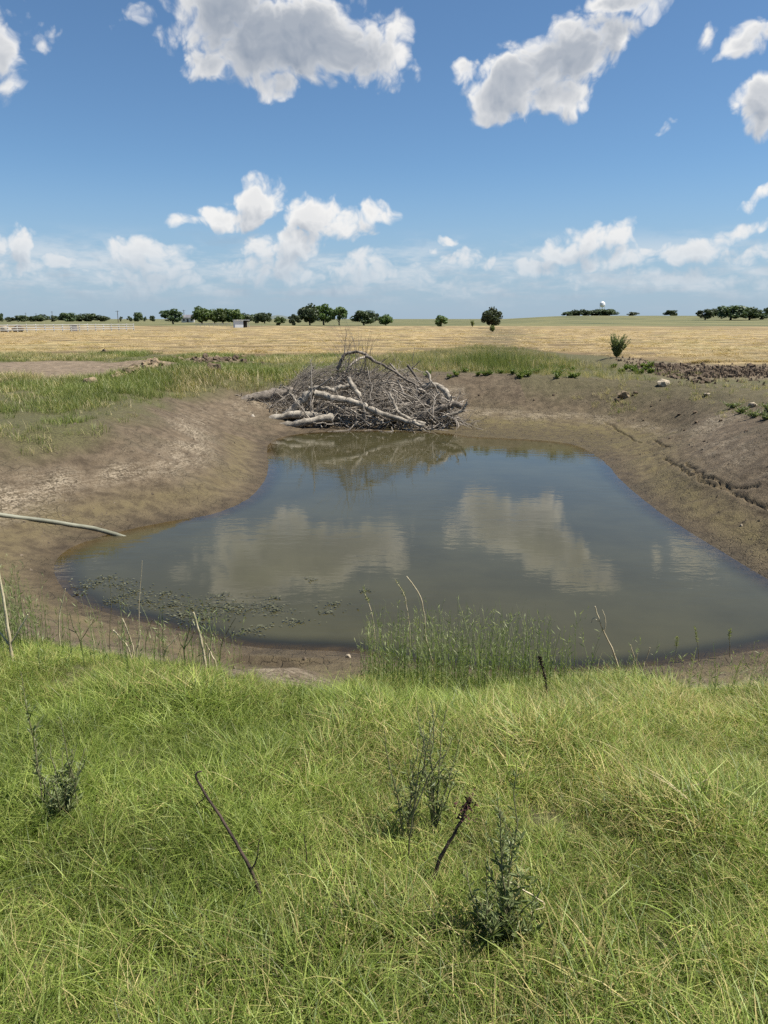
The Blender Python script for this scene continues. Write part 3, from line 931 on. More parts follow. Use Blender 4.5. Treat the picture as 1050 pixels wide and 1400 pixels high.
    # sparse grass tufts on the right bank shoulder
    n = 2600
    x, y = RNG.uniform(6.5, 17, n), RNG.uniform(11, 30, n)
    z, sd, W, n1 = terrain(x, y, True)
    nn = fbm(x, y, 1.8, 3, 181)
    dens = sstep(sd + nn, 2.9, 5.0) * np.clip(0.35 + 0.9 * nn, 0, 1)
    k = (dens > RNG.uniform(0.1, 1.0, n)) & frustum(x, y, 1.0)
    x, y, z = x[k], y[k], z[k]
    scatter('sparse_grass', cb, 6, np.stack([x, y, z], 1), RNG.uniform(0.3, 0.8, len(x)), np.clip(0.45 + 0.5 * fbm(x, y, 2, 2, 3), 0.05, 0.9), np.full(len(x), 1.1), 'sparse half dry grass on the right bank shoulder', 'grass', 0.2)

    # cut straw lying on the mown field
    vs = [[dict(n=42, rad=0.55, hmin=0.25, hmax=0.6, wid=0.022, lean=(0.5, 1.3), K=3, droop=0.6, flat=0.24)] for _ in range(5)]
    cs = tuft_collection('straw_tuft', M['strawblade'], vs)
    n = 60000
    y = 36 + (150 - 36) * RNG.uniform(0, 1, n) ** 1.7
    x = RNG.uniform(-1, 1, n) * (0.56 * y + 2)
    sm, wr = straw_mask(x, y), windrow(x, y)
    k = sm * (0.02 + 1.1 * np.clip(wr, 0, 1) ** 1.3) > RNG.uniform(0, 1.0, n)
    x, y, wr = x[k], y[k], wr[k]
    z = terrain(x, y)
    sc = RNG.uniform(0.45, 1.0, len(x)) * (0.7 + 0.5 * wr)
    scatter('cut_straw', cs, 5, np.stack([x, y, z], 1), sc, np.clip(0.06 + 0.45 * fbm(x, y, 11, 3, 191) - 0.1 * sstep(x, 5, 12), 0, 0.5), np.clip(0.62 + 0.5 * np.clip(wr, 0, 1) + 0.28 * fbm(x, y, 6, 3, 201) + RNG.normal(0, 0.10, len(x)), 0.25, 1.35), 'golden cut straw lying in rows on the mown field', 'straw', 0.15, sz=sc * (0.22 + 0.45 * np.clip(wr, 0, 1)))


build_grass()


# ------------------------------------------------------------------ trees on the skyline
def crown_mesh(seed, nclump, shape, leaf=0.075, per=110, low=0.10):
    """leaf faces clumped through a unit crown (width 1, height 1)"""
    rng = np.random.default_rng(seed)
    cs = []
    while len(cs) < nclump:
        p = rng.uniform(-1, 1, 3)
        if shape == 'round':
            ok = np.linalg.norm(p) < 1
        elif shape == 'wide':
            ok = np.linalg.norm(p * np.array([1, 1, 1.0])) < 1 and p[2] > -0.75
        else:
            ok = np.hypot(p[0], p[1]) < 0.55 + 0.45 * (1 - abs(p[2]))
        if ok:
            cs.append(p)
    cs = np.array(cs)
    g = Geo()
    for c in cs:
        rad = rng.uniform(0.20, 0.44)
        d = unit(rng.normal(0, 1, (per, 3)))
        p = c * 0.86 + d * (rad * rng.uniform(0.35, 1.0, per) ** 0.5)[:, None]
        p = p * np.array([0.5, 0.5, (1 - low) / 2]) + np.array([0, 0, low + (1 - low) / 2])
        n = unit(d + rng.normal(0, 0.6, (per, 3)))
        s = unit(np.cross(n, rng.normal(0, 1, (per, 3))))
        u = np.cross(n, s)
        sz = leaf * rng.uniform(0.5, 1.25, per)[:, None] * 0.5
        V = np.stack([p - s * sz - u * sz, p + s * sz * 0.8 - u * sz, p + s * sz + u * sz * 0.9, p - s * sz * 0.7 + u * sz], 1)
        k = np.arange(per * 4).reshape(-1, 4)
        g.add(V.reshape(-1, 3), k, None, np.repeat(np.clip(rng.normal(0.45, 0.25, per), 0, 1), 4))
    return g.mesh('crown', False)


def trunk_mesh(seed, low):
    rng = np.random.default_rng(seed)
    g = Geo()
    t = np.linspace(0, 1, 6)
    top = 0.62
    P = np.stack([0.03 * np.sin(3 * t + seed), 0.02 * np.cos(2 * t), -0.04 + t * (top + 0.04)], 1)
    g.tubes(P[None], (0.045 * (1 - 0.7 * t))[None], 7)
    for k in range(6):
        a, h = rng.uniform(0, 6.28), rng.uniform(0.10, 0.45)
        t4 = np.linspace(0, 1, 5)
        L = rng.uniform(0.22, 0.38)
        Q = np.stack([np.cos(a) * L * t4, np.sin(a) * L * t4, h + 0.28 * t4 ** 0.8], 1)
        g.tubes(Q[None], (0.022 * (1 - 0.75 * t4))[None], 5)
    return g.mesh('trunk')


def build_trees():
    protos = [(crown_mesh(1, 24, 'round', low=0.02), trunk_mesh(1, .1)), (crown_mesh(2, 18, 'wide', low=0.14), trunk_mesh(2, .2)),
              (crown_mesh(3, 26, 'wide', low=0.0), trunk_mesh(3, .1)), (crown_mesh(4, 17, 'round', low=0.04), trunk_mesh(4, .1)),
              (crown_mesh(5, 15, 'wide', low=0.18), trunk_mesh(5, .2)), (crown_mesh(6, 15, 'other', low=0.03), trunk_mesh(6, .1))]
    pd = {}
    far_l, mid_l, far_r = 'trees along the far left skyline', 'trees and bushes at the field edge', 'dark trees on the right skyline'
    L = [  # x0, x1, top, base, proto, tone, label, group, distance (None: from the terrain)
        (-7, 4, 428, 437, 0, 'd', 'far dark tree cut by the left picture edge', far_l, 620),
        (7, 21, 434, 437.6, 3, 'd', 'very low dark bush second from the left on the skyline', far_l, 640),
        (22, 37, 431, 437.4, 0, 'd', 'small dark tree on the far left skyline with a thin pole rising behind', far_l, 640),
        (34, 48, 433, 437.4, 3, 'd', 'low dark tree in the dip between two taller ones, far left', far_l, 650),
        (46, 66, 431, 437.5, 2, 'd', 'wide dark tree left of the second far pole', far_l, 640),
        (68, 80, 432, 437.5, 3, 'd', 'small dark bush at the foot of the second far pole', far_l, 630),
        (82, 103, 427.5, 437.6, 0, 'd', 'tallest round tree of the long dark clump at far left', far_l, 620),
        (99, 118, 430.5, 437.6, 2, 'd', 'middle tree of the long dark clump at far left', far_l, 640),
        (115, 133, 428.5, 437.6, 0, 'd', 'second peak of the long dark clump at far left', far_l, 630),
        (129, 149, 432, 437.6, 2, 'd', 'low right end of the long dark clump at far left', far_l, 630),
        (163, 168, 433, 437.6, 5, 'd', 'tiny dark tree just right of the tall lone pole', far_l, 640),
        (174, 181, 432.5, 437.8, 5, 'd', 'tiny dark tree left of the small round one', far_l, 640),
        (183, 195, 427, 437.8, 0, 'd', 'small round dark tree standing alone on the far skyline', far_l, 600),
        (196, 201, 433, 437.8, 5, 'd', 'tiny dark bush right of the small round tree', far_l, 640),
        (205, 212, 431.5, 437.8, 0, 'd', 'little dark tree in the gap before the leafy shade tree', far_l, 620),
        (222, 250, 422.5, 441, 1, 'd', 'dark shade tree with bare trunk left of the distant house', mid_l, 340),
        (263, 290, 420.5, 441.5, 2, 'g', 'broad green tree at the left end of the grove behind the shed', mid_l, 350),
        (284, 302, 424, 441.5, 2, 'g', 'lower green tree second from left in the grove', mid_l, 365),
        (294, 314, 420.5, 441.5, 0, 'g', 'tall green tree in the middle of the grove', mid_l, 350),
        (310, 331, 421.5, 441.5, 0, 'g', 'tall green tree behind the white shed', mid_l, 345),
        (327, 346, 429, 440.5, 2, 'd', 'low dark tree just right of the white shed', mid_l, 380),
        (341, 357, 429.5, 440.5, 3, 'd', 'low dark tree between the shed and the grove\'s right end', mid_l, 390),
        (351, 371, 426.5, 440.8, 0, 'd', 'rounded dark tree closing the grove on the right', mid_l, 375),
        (375, 390, 433, 443, 3, 'g', 'small yellowish bush below the far hill', mid_l, 250),
        (394, 411, 430, 443, 3, 'd', 'compact dark bush left of the biggest tree pair', mid_l, 255),
        (410, 436, 417, 443, 2, 'd', 'left tree of the big overlapping pair in the centre', mid_l, 262),
        (428, 456, 416, 443, 1, 'g', 'right tree of the big overlapping pair in the centre', mid_l, 268),
        (453, 475, 418, 442.5, 4, 'g', 'upright open tree right of the big pair', mid_l, 265),
        (484, 512, 423, 443, 0, 'd', 'dark rounded tree with short trunk above the brush pile', mid_l, 258),
        (507, 518, 427.5, 437, 0, 'd', 'small far tree peeping out behind the dark rounded one', mid_l, 520),
        (519, 537, 430.5, 443, 2, 'g', 'loose grey green bush right of the dark rounded tree', mid_l, 252),
        (593, 613, 431.5, 445, 3, 'g', 'squat green bush alone in the middle of the field edge', mid_l, 215),
        (659, 684, 421.5, 448, 2, 'd', 'lone leaning tree with pale trunk in the field', mid_l, 172),
        (768, 783, 426.5, 433.5, 3, 'd', 'low left end of the dark clump under the water tower', far_r, 700),
        (778, 797, 424.5, 433.5, 2, 'd', 'second dark tree from left in the water tower clump', far_r, 710),
        (790, 806, 424, 433.5, 2, 'd', 'dark tree in the middle of the water tower clump', far_r, 700),
        (803, 823, 424, 433.5, 2, 'd', 'dark tree just left of the water tower', far_r, 705),
        (817, 841, 422.5, 433.5, 0, 'd', 'rounded dark tree right in front of the water tower', far_r, 700),
        (857, 873, 427, 433.5, 3, 'd', 'small dark bush alone right of the water tower clump', far_r, 700),
        (909, 925, 424, 433.8, 0, 'd', 'small dark tree alone on the right hand rise', far_r, 690),
        (952, 974, 423, 439.5, 1, 'd', 'dark tree with visible trunk left of the biggest right clump', far_r, 380),
        (966, 985, 422.5, 436, 2, 'd', 'paler tree behind the trunked tree on the right', far_r, 480),
        (982, 1018, 416.5, 439.5, 0, 'd', 'largest dark tree on the right skyline', far_r, 380),
        (1008, 1039, 421, 439.5, 2, 'd', 'second dark tree merged into the largest right one', far_r, 385),
        (1030, 1050, 428, 439, 3, 'd', 'low dark tree at the right end of the right clump', far_r, 400),
        (1045, 1064, 417, 438, 4, 'd', 'dark tree cut by the right picture edge', far_r, 420),
    ]
    for i, (x0, x1, top, base, pr, tone, label, group, dist) in enumerate(L):
        key = (pr, tone)
        if key not in pd:
            cm = protos[pr][0].copy()
            cm.materials.clear()
            cm.materials.append(M['crown_dark' if tone == 'd' else 'crown_green'])
            pd[key] = cm
        x = at_depth((x0 + x1) / 2, base, dist)[0]
        z = ground_z(x, dist)
        zt = at_depth((x0 + x1) / 2, top, dist)[2]
        w = (x1 - x0) / FPX * dist / math.cos(PITCH) * 1.04
        h = max(zt - z, 1.0) * 1.0
        name = 'bush' if 'bush' in label else 'tree'
        sink = 0.05
        if dist > 590:
            h, sink = h * 1.22, h * 0.16
        root = empty(name, (x, dist, z - sink), 1.7 * i)
        root.scale = (w, w, h)
        tag(root, label, name, group)
        obj('crown', pd[key], None, root)
        obj('trunk', protos[pr][1], M['bark_tree'], root)


build_trees()


# ------------------------------------------------------------------ far built things
def build_far():
    # water tower
    def tower(px, ptop, dist, pw, label):
        x = at_depth(px, ptop, dist)[0]
        zt = at_depth(px, ptop, dist)[2]
        z0 = ground_z(x, dist)
        r = pw / 2 / FPX * dist / math.cos(PITCH)
        root = empty('water_tower', (x, dist, z0))
        tag(root, label, 'water tower')
        hb = zt - z0 - 1.7 * r
        prof = [(0.30, -0.45), (0.70, -0.25), (0.97, 0.05), (1.0, 0.35), (1.0, 0.85), (0.90, 1.15), (0.62, 1.45), (0.25, 1.64), (0.02, 1.7)]
        S = 20
        an = np.arange(S) * 2 * math.pi / S
        V = np.array([[p[0] * r * math.cos(a), p[0] * r * math.sin(a), hb + p[1] * r] for p in prof for a in an])
        idx = np.arange(len(V)).reshape(-1, S)
        Q = np.stack([idx[:-1], np.roll(idx[:-1], -1, 1), np.roll(idx[1:], -1, 1), idx[1:]], -1).reshape(-1, 4)
        tank = obj('tank', mk_mesh('tank', V, Q), M['white_metal'], root)
        g = Geo()
        ring = np.array([[1.06 * r * math.cos(a), 1.06 * r * math.sin(a), hb + 0.3 * r] for a in np.linspace(0, 2 * math.pi, 25)])
        g.tubes(ring[None], np.full((1, 25), 0.06 * r), 5)
        obj('balcony', g.mesh('balcony'), M['white_metal'], tank)
        g = Geo()
        g.tubes([[[0, 0, -0.5], [0, 0, hb * 0.5], [0, 0, hb - 0.3 * r]]], [[0.18 * r] * 3], 10)
        obj('riser', g.mesh('riser'), M['white_metal'], root)
        for k in range(6):
            a = k * math.pi / 3 + 0.3
            g = Geo()
            g.tubes([[[1.25 * r * math.cos(a), 1.25 * r * math.sin(a), -0.5], [0.92 * r * math.cos(a), 0.92 * r * math.sin(a), hb + 0.1 * r]]], [[0.07 * r, 0.06 * r]], 6)
            obj('leg', g.mesh('leg'), M['white_metal'], root)
    tower(824, 412, 1600, 6.6, 'white water tower rising over the dark trees on the right')
    tower(329.5, 429, 1400, 2.8, 'tiny far white water tower above the grove behind the shed')

    # open-sided white shed
    dist = 190.0
    a, b = at_depth(319, 447, dist), at_depth(338.5, 447, dist)
    z0 = ground_z((a[0] + b[0]) / 2, dist)
    w = b[0] - a[0]
    root = empty('shed', ((a[0] + b[0]) / 2, dist + 1.2, z0), R(20))
    tag(root, 'small white livestock shed with dark open side in front of the grove', 'shed')
    hw, hd, hh = w / 2, 1.3, 1.75
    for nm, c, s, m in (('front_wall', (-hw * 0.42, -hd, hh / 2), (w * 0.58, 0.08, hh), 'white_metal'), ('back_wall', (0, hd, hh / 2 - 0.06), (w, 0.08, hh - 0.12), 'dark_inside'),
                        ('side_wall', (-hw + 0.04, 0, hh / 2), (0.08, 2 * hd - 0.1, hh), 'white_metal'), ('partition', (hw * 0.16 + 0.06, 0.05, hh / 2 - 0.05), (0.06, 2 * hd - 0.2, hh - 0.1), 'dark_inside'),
                        ('roof', (0, -0.05, hh + 0.06), (w + 0.3, 2 * hd + 0.4, 0.09), 'white_metal'), ('corner_post', (hw - 0.06, -hd, hh / 2), (0.12, 0.12, hh), 'white_paint'), ('back_post', (hw - 0.06, hd - 0.12, hh / 2), (0.12, 0.12, hh), 'white_paint')):
        g = Geo()
        g.box(c, s)
        obj(nm, g.mesh(nm, False), M[m], root)

    # white board fence at the left
    pa, pb = at_depth(-30, 454.5, 119.0), at_depth(183, 451, 142.0)
    L = np.hypot(pb[0] - pa[0], pb[1] - pa[1])
    rz = math.atan2(pb[1] - pa[1], pb[0] - pa[0])

    def fence(pa, pb, n, h, rails, label, tk=0.14):
        L = np.hypot(pb[0] - pa[0], pb[1] - pa[1])
        rz = math.atan2(pb[1] - pa[1], pb[0] - pa[0])
        za = ground_z(pa[0], pa[1])
        root = empty('fence', (pa[0], pa[1], za), rz)
        tag(root, label, 'fence')
        gp = Geo()
        gp.box((0, 0, h / 2 - 0.1), (tk, tk, h + 0.2))
        pm = gp.mesh('post', False)
        gr = Geo()
        gr.box((L / 2, -tk / 2 - 0.022, 0), (L, 0.04, 0.13))
        rm = gr.mesh('rail', False)
        zz = [ground_z(pa[0] + (pb[0] - pa[0]) * i / (n - 1), pa[1] + (pb[1] - pa[1]) * i / (n - 1)) - za for i in range(n)]
        for i in range(n):
            obj('post', pm, M['white_paint'], root, (L * i / (n - 1), 0, zz[i]))
        tilt = math.atan2(zz[-1] - zz[0], L)
        for hh in rails:
            o = obj('rail', rm, M['white_paint'], root, (0, 0, hh))
            o.rotation_euler = (0, -tilt, 0)
    fence(pa, pb, 19, 1.25, (0.35, 0.72, 1.12), 'long white board fence at the left edge of the mown field')
    fence(at_depth(268, 446, 205), at_depth(316, 446, 205), 9, 1.0, (0.5, 0.9), 'short pale fence left of the white shed', 0.09)

    # things standing behind the white fence
    def heap(px, dist, w, h, m, label, seed, name, cat):
        p = at_depth(px, 452, dist)
        z = ground_z(p[0], dist)
        o = obj(name, rock_mesh(seed, 3, 0.28), M[m], None, (p[0], dist, z + h * 0.3))
        o.scale = (w / 2, w / 2.6, h * 0.7)
        tag(o, label, cat)
    heap(24, 128, 2.2, 1.1, 'clod', 'dark low heap behind the white fence near the left edge', 5, 'earth_heap', 'heap')
    heap(8, 127, 1.9, 1.0, 'stone', 'pale lumpy heap behind the white fence at the left edge', 6, 'rubble_heap', 'heap')
    p = at_depth(101, 452, 136)
    z = ground_z(p[0], 136)
    root = empty('crate', (p[0], 136, z), 0.5)
    tag(root, 'grey purple box standing behind the white fence', 'box')
    g = Geo(); g.box((0, 0, 0.5), (1.1, 0.9, 1.02)); obj('body', g.mesh('body', False), M['grey_board'], root)
    g = Geo(); g.box((0, 0, 1.05), (1.2, 1.0, 0.08)); obj('lid', g.mesh('lid', False), M['white_paint'], root)

    # utility poles
    for px, top, base, dist, lb in ((36, 427.5, 437, 760, 'first far utility pole from the left behind small dark trees'), (50, 428.5, 437, 780, 'faint utility pole above the wide dark tree at far left'),
                                    (72, 425.5, 437, 700, 'second tall utility pole rising from a dark bush at far left'), (161.5, 424.5, 438, 480, 'tall lone utility pole between tree clumps on the left skyline'), (252, 423.5, 437, 520, 'utility pole beside the distant house')):
        p = at_depth(px, base, dist)
        z0 = ground_z(p[0], dist)
        h = at_depth(px, top, dist)[2] - z0
        root = empty('utility_pole', (p[0], dist, z0))
        tag(root, lb, 'utility pole', 'utility poles on the far left')
        g = Geo(); g.tubes([[[0, 0, -0.5], [0, 0, h / 2], [0, 0, h]]], [[0.26, 0.22, 0.17]], 8); obj('shaft', g.mesh('shaft'), M['pole'], root)
        g = Geo(); g.box((0, -0.2, h * 0.93), (2.4, 0.12, 0.16)); obj('crossarm', g.mesh('crossarm', False), M['pole'], root)

    # distant farmhouse
    p = at_depth(257, 436, 470)
    z0 = ground_z(p[0], 470)
    root = empty('farmhouse', (p[0], 470, z0), R(10))
    tag(root, 'distant farmhouse with dark roof between the shade tree and the grove', 'house')
    g = Geo(); g.box((0, 0, 1.4), (7.5, 6, 2.9)); obj('wall', g.mesh('wall', False), M['house'], root)
    v = [[-4.2, -3.6, 2.9], [4.2, -3.6, 2.9], [4.2, 3.6, 2.9], [-4.2, 3.6, 2.9], [-2.6, 0, 4.6], [2.6, 0, 4.6]]
    g = Geo(); g.add(v, [[0, 1, 5, 4], [2, 3, 4, 5]], [[1, 2, 5], [3, 0, 4]]); obj('roof', g.mesh('roof', False), M['roof'], root)
    for xx in (-2.3, 2.3):
        g = Geo(); g.box((xx, -3.03, 1.5), (1.1, 0.05, 1.2)); obj('window', g.mesh('window', False), M['dark_inside'], root)
    g = Geo(); g.box((0, -3.03, 1.05), (1.0, 0.05, 2.1)); obj('door', g.mesh('door', False), M['dark_inside'], root)


def rock_mesh(seed, sub=2, amp=0.25):
    import bmesh
    bm = bmesh.new()
    bmesh.ops.create_icosphere(bm, subdivisions=sub, radius=1.0)
    rng = np.random.default_rng(seed)
    D = unit(rng.normal(0, 1, (9, 3)))
    off = rng.uniform(0.55, 0.95, 9)
    for v in bm.verts:
        c = np.array(v.co)
        for d, o in zip(D, off):       # flat broken facets
            k = c @ d
            if k > o: c = c - d * (k - o) * 0.85
        v.co = c * (1 + amp * (float(vnoise(np.array([c[0] * 2.6 + seed]), np.array([c[1] * 2.6 + c[2] * 2.1]), seed)[0]) - 0.5))
    me = bpy.data.meshes.new('rock')
    bm.to_mesh(me)
    bm.free()
    for p in me.polygons: p.use_smooth = sub > 2
    return me


build_far()


# ------------------------------------------------------------------ brush pile
def wobble(P, amp, seed):
    """resample a polyline smoothly and make it crooked"""
    P = np.asarray(P, float)
    n = len(P)
    out = []
    for i in range(n - 1):
        p0, p1, p2, p3 = P[max(i - 1, 0)], P[i], P[i + 1], P[min(i + 2, n - 1)]
        for k in range(5):
            t = k / 5
            out.append(0.5 * ((2 * p1) + (-p0 + p2) * t + (2 * p0 - 5 * p1 + 4 * p2 - p3) * t * t + (-p0 + 3 * p1 - 3 * p2 + p3) * t ** 3))
    out.append(P[-1])
    out = np.array(out)
    rng = np.random.default_rng(seed)
    j = rng.normal(0, amp, out.shape)
    j[0] = j[-1] = 0
    return out + (j + np.roll(j, 1, 0)) / 2


def side_shoots(g, P, r0, n, L, seed, sides=4, depth=1, droop=0.1, up=0.25):
    rng = np.random.default_rng(seed)
    for k in range(n):
        i = rng.integers(1, len(P) - 1)
        t = unit(P[min(i + 1, len(P) - 1)] - P[i - 1])
        d = unit(unit(rng.normal(0, 1, 3)) * 0.9 + t * 0.7 + np.array([0, -0.15, up]))
        ln = L * rng.uniform(0.4, 1.0)
        s = np.linspace(0, 1, 6)
        bend = rng.normal(0, 0.28, 3)
        Q = P[i] + ln * (s[:, None] * d + (s ** 2)[:, None] * bend - np.array([0, 0, 1]) * droop * (s ** 2)[:, None])
        Q[1:-1] += rng.normal(0, 0.035 * ln, (4, 3))
        Q[:, 2] = np.maximum(Q[:, 2], 0.02)
        rr = r0 * rng.uniform(0.35, 0.7)
        g.tubes(Q[None], (rr * (1 - 0.8 * s))[None], sides, rng.uniform(0, 1))
        if depth > 1:
            side_shoots(g, Q, rr * 0.7, 3, ln * 0.55, seed * 31 + k, 3, depth - 1, droop, up)


def build_pile():
    logs = [
        ('dead_log', 'thick grey log with dark cut end sticking out left of the brush pile', [(331, 549, 25.1), (345, 545, 25.2), (365, 540.5, 25.4), (390, 536, 25.6), (404, 538, 25.7), (414, 546, 25.8)], .185, .17, 'bark_grey', 2, .5),
        ('dead_log', 'lowest pale log at the waterline with its tip bent upward', [(344, 568, 23.85), (353, 581, 23.85), (372, 583, 23.8), (400, 580, 23.8), (430, 574, 23.9), (455, 571, 24.1)], .075, .135, 'bark_pale', 2, .6),
        ('dead_log', 'pale barkless log lying just above the lowest one', [(366, 576, 24.15), (380, 571, 24.15), (402, 567, 24.2), (425, 568, 24.25), (450, 571, 24.4), (480, 572, 24.6)], .14, .12, 'bark_pale', 3, .7),
        ('dead_log', 'pale crooked trunk bent like an elbow in the left front', [(395, 566, 24.4), (404, 556, 24.4), (414, 546, 24.45), (423, 538, 24.5), (436, 539, 24.5), (452, 545, 24.4)], .13, .12, 'bark_pale', 3, .8),
        ('dead_log', 'long pale limb sloping down to the water across the front', [(452, 545, 24.35), (470, 547, 24.3), (490, 552, 24.2), (512, 562, 24.1), (540, 571, 23.95), (560, 577, 23.85), (580, 582, 23.75)], .13, .06, 'bark_pale', 5, 1.0),
        ('dead_limb', 'short pale stub standing up in the middle of the pile', [(476, 517, 24.9), (480, 524, 24.85), (487, 534, 24.75), (491, 542, 24.7)], .07, .085, 'bark_pale', 2, .6),
        ('dead_log', 'bleached arched log on the right shoulder of the pile', [(578, 529, 25.5), (592, 526, 25.35), (604, 531, 25.1), (612, 541, 24.95), (617, 549, 24.9), (624, 556, 24.8)], .10, .10, 'bark_pale', 2, .6),
        ('dead_log', 'dark stout log at the right foot of the pile', [(572, 571, 24.5), (590, 563, 24.5), (608, 557, 24.45), (622, 553, 24.4), (632, 556, 24.3)], .13, .11, 'bark_grey', 2, .6),
        ('dead_limb', 'thin bleached limb with upturned end at the far right foot', [(604, 570, 24.1), (618, 566, 24.15), (630, 563, 24.15), (635, 556, 24.15), (639, 550, 24.15)], .065, .03, 'bark_pale', 2, .5),
        ('dead_limb', 'forked pale limb curving down right of the centre', [(534, 538, 24.5), (537, 548, 24.4), (542, 561, 24.2), (553, 570, 24.05), (568, 576, 23.9), (582, 581, 23.8)], .045, .07, 'bark_pale', 4, .8),
        ('dead_limb', 'dark arched limb forming a loop on top of the pile', [(461, 507, 25.9), (466, 495, 25.95), (473, 484, 26.0), (486, 481, 26.0), (499, 484, 26.0), (511, 495, 25.9)], .055, .05, 'bark_grey', 5, .9),
        ('dead_limb', 'pale limb lying flat left of the loop', [(423, 531, 25.2), (436, 530, 25.1), (449, 532, 25.0), (462, 534, 24.9)], .07, .06, 'bark_pale', 3, .6),
        ('dead_limb', 'pale knotty limb rising beside the short stub', [(455, 535, 24.8), (463, 530, 24.8), (472, 529, 24.8), (481, 525, 24.9)], .09, .06, 'bark_pale', 3, .5),
        ('dead_log', 'dark log half hidden under the middle of the pile', [(500, 568, 24.6), (525, 563, 24.6), (550, 560, 24.7), (575, 555, 24.8), (590, 548, 25.0)], .13, .10, 'bark_grey', 3, .8),
        ('dead_limb', 'long dark limb running from the loop to the right shoulder', [(500, 487, 25.8), (520, 497, 25.7), (545, 512, 25.6), (568, 526, 25.4), (590, 545, 25.1)], .05, .03, 'bark_grey', 6, 1.0),
        ('dead_limb', 'straight grey limb leaning on the right slope of the pile', [(583, 508, 25.6), (588, 518, 25.4), (593, 527, 25.2), (600, 540, 25.0)], .04, .03, 'bark_pale', 2, .4),
    ]
    for i, (nm, lb, pts, r0, r1, mt, ns, sl) in enumerate(logs):
        P = wobble([at_depth(*p) for p in pts], 0.02, 40 + i)
        K = len(P)
        rng = np.random.default_rng(900 + i)
        rad = np.linspace(r0, r1, K) * (1 + 0.10 * rng.normal(0, 1, K))
        base = P.mean(0) * np.array([1, 1, 0])
        root = empty(nm, tuple(base))
        tag(root, lb, 'log' if nm == 'dead_log' else 'branch', 'logs and limbs of the brush pile')
        g = Geo()
        g.tubes((P - base)[None], rad[None], 9, 0.5, caps=True)
        obj('trunk', g.mesh('trunk'), M[mt], root)
        if i == 0:
            g = Geo()
            t = unit(P[0] - P[1])
            g.tubes([[P[0] - base - t * 0.01, P[0] - base + t * 0.012]], [[r0 * 0.98, r0 * 0.96]], 12)
            obj('cut_end', g.mesh('cut_end', False), M['cut'], root)
        for k in range(ns):
            g = Geo()
            side_shoots(g, P - base, min(r0, r1) * 0.6, 1, sl, 300 + i * 17 + k, 5, 3, 0.05)
            obj('limb', g.mesh('limb'), M[mt], root)

    cx, cy = -0.45, 26.3
    prof_px = [(352, 560), (372, 540), (400, 524), (430, 517), (455, 510), (475, 504), (497, 497), (515, 494), (535, 498), (560, 509), (590, 528), (612, 545), (632, 566)]
    PX = np.array([at_depth(a, b, 26.3) for a, b in prof_px])

    def dome(x, y):
        hx = np.interp(x, PX[:, 0], PX[:, 2], left=0, right=0)
        q = np.clip(1 - (np.abs(y - cy) / 2.2) ** 1.7, 0, 1)
        lump = 1 + 0.34 * fbm(x, y, 0.9, 2, 14)
        return hx * 0.95 * q ** 0.8 * lump

    def twig_set(n, rng, rmin, rmax, lmin, lmax, surf, K=6, xr=(-4.6, 2.6)):
        x, y = rng.uniform(*xr, n * 3), cy + rng.uniform(-2.1, 1.4, n * 3)
        h = dome(x, y)
        k = np.where(h > 0.25)[0][:n]
        x, y, h = x[k], y[k], h[k]
        n = len(k)
        f = 1 - (1 - surf) * rng.uniform(0, 1, n) ** 0.8
        z = np.maximum(h * f, 0.08)
        # lie along the pile: outward from its top, mostly sideways
        out = np.stack([np.where(x > cx + 0.4, 1, -1) * rng.uniform(0.5, 1, n), rng.normal(-0.15, 0.55, n), np.zeros(n)], 1)
        out = unit(out)
        dz = (dome(x + out[:, 0] * 0.4, y + out[:, 1] * 0.4) - h) / 0.4
        d = unit(out + np.stack([np.zeros(n), np.zeros(n), np.clip(dz, -1.2, 0.8) + rng.normal(0.05, 0.38, n)], 1))
        L = rng.uniform(lmin, lmax, n)
        s = np.linspace(-0.5, 0.5, K)
        bend = rng.normal(0, 0.22, (n, 3))
        bend[:, 2] -= 0.18
        P = np.stack([x, y, z], 1)[:, None, :] + L[:, None, None] * (s[None, :, None] * d[:, None, :] + (s ** 2)[None, :, None] * bend[:, None, :])
        P += rng.normal(0, 0.016, P.shape)
        P[..., 2] = np.maximum(P[..., 2], 0.0)
        rad = rng.uniform(rmin, rmax, n)[:, None] * np.linspace(1, 0.35, K)[None]
        return P, rad, rng.uniform(0, 1, n)

    # branches one can pick out, each its own thing
    rng = np.random.default_rng(77)
    P, rad, tn = twig_set(120, rng, 0.018, 0.055, 1.2, 2.8, 0.6, 8)
    for i in range(len(P)):
        base = P[i].mean(0) * np.array([1, 1, 0])
        g = Geo()
        g.tubes((P[i] - base)[None], rad[i][None], 6, tn[i])
        side_shoots(g, P[i] - base, rad[i][2] * 0.8, 7, 0.8, 5000 + i, 4, 2, 0.05, 0.2)
        o = obj('dead_branch', g.mesh('dead_branch'), M['twig'], None, tuple(base))
        tag(o, 'grey forked dead branch tangled in the brush pile', 'branch', 'forked branches of the brush pile')

    g = Geo()
    P, rad, tn = twig_set(1300, rng, 0.008, 0.024, 0.7, 2.2, 0.15)
    g.tubes(P, rad, 3, tn ** 2, caps=False)
    # crooked pale roots and twigs hanging over the water in front
    for k in range(120):
        b0 = np.array([rng.uniform(-3.0, 2.2), rng.uniform(23.85, 24.7), 0])
        b0[2] = rng.uniform(0.05, 0.25 + 1.1 * np.clip(b0[1] - 23.8, 0, 1))
        dd = unit(rng.normal(0, 1, 3) * np.array([1, 0.5, 0.7]))
        ss = np.linspace(0, 1, 9)
        Q = b0 + rng.uniform(0.5, 1.3) * (ss[:, None] * dd + (ss ** 2)[:, None] * rng.normal(0, 0.3, 3))
        Q[1:] += np.cumsum(rng.normal(0, 0.025, (8, 3)), 0)
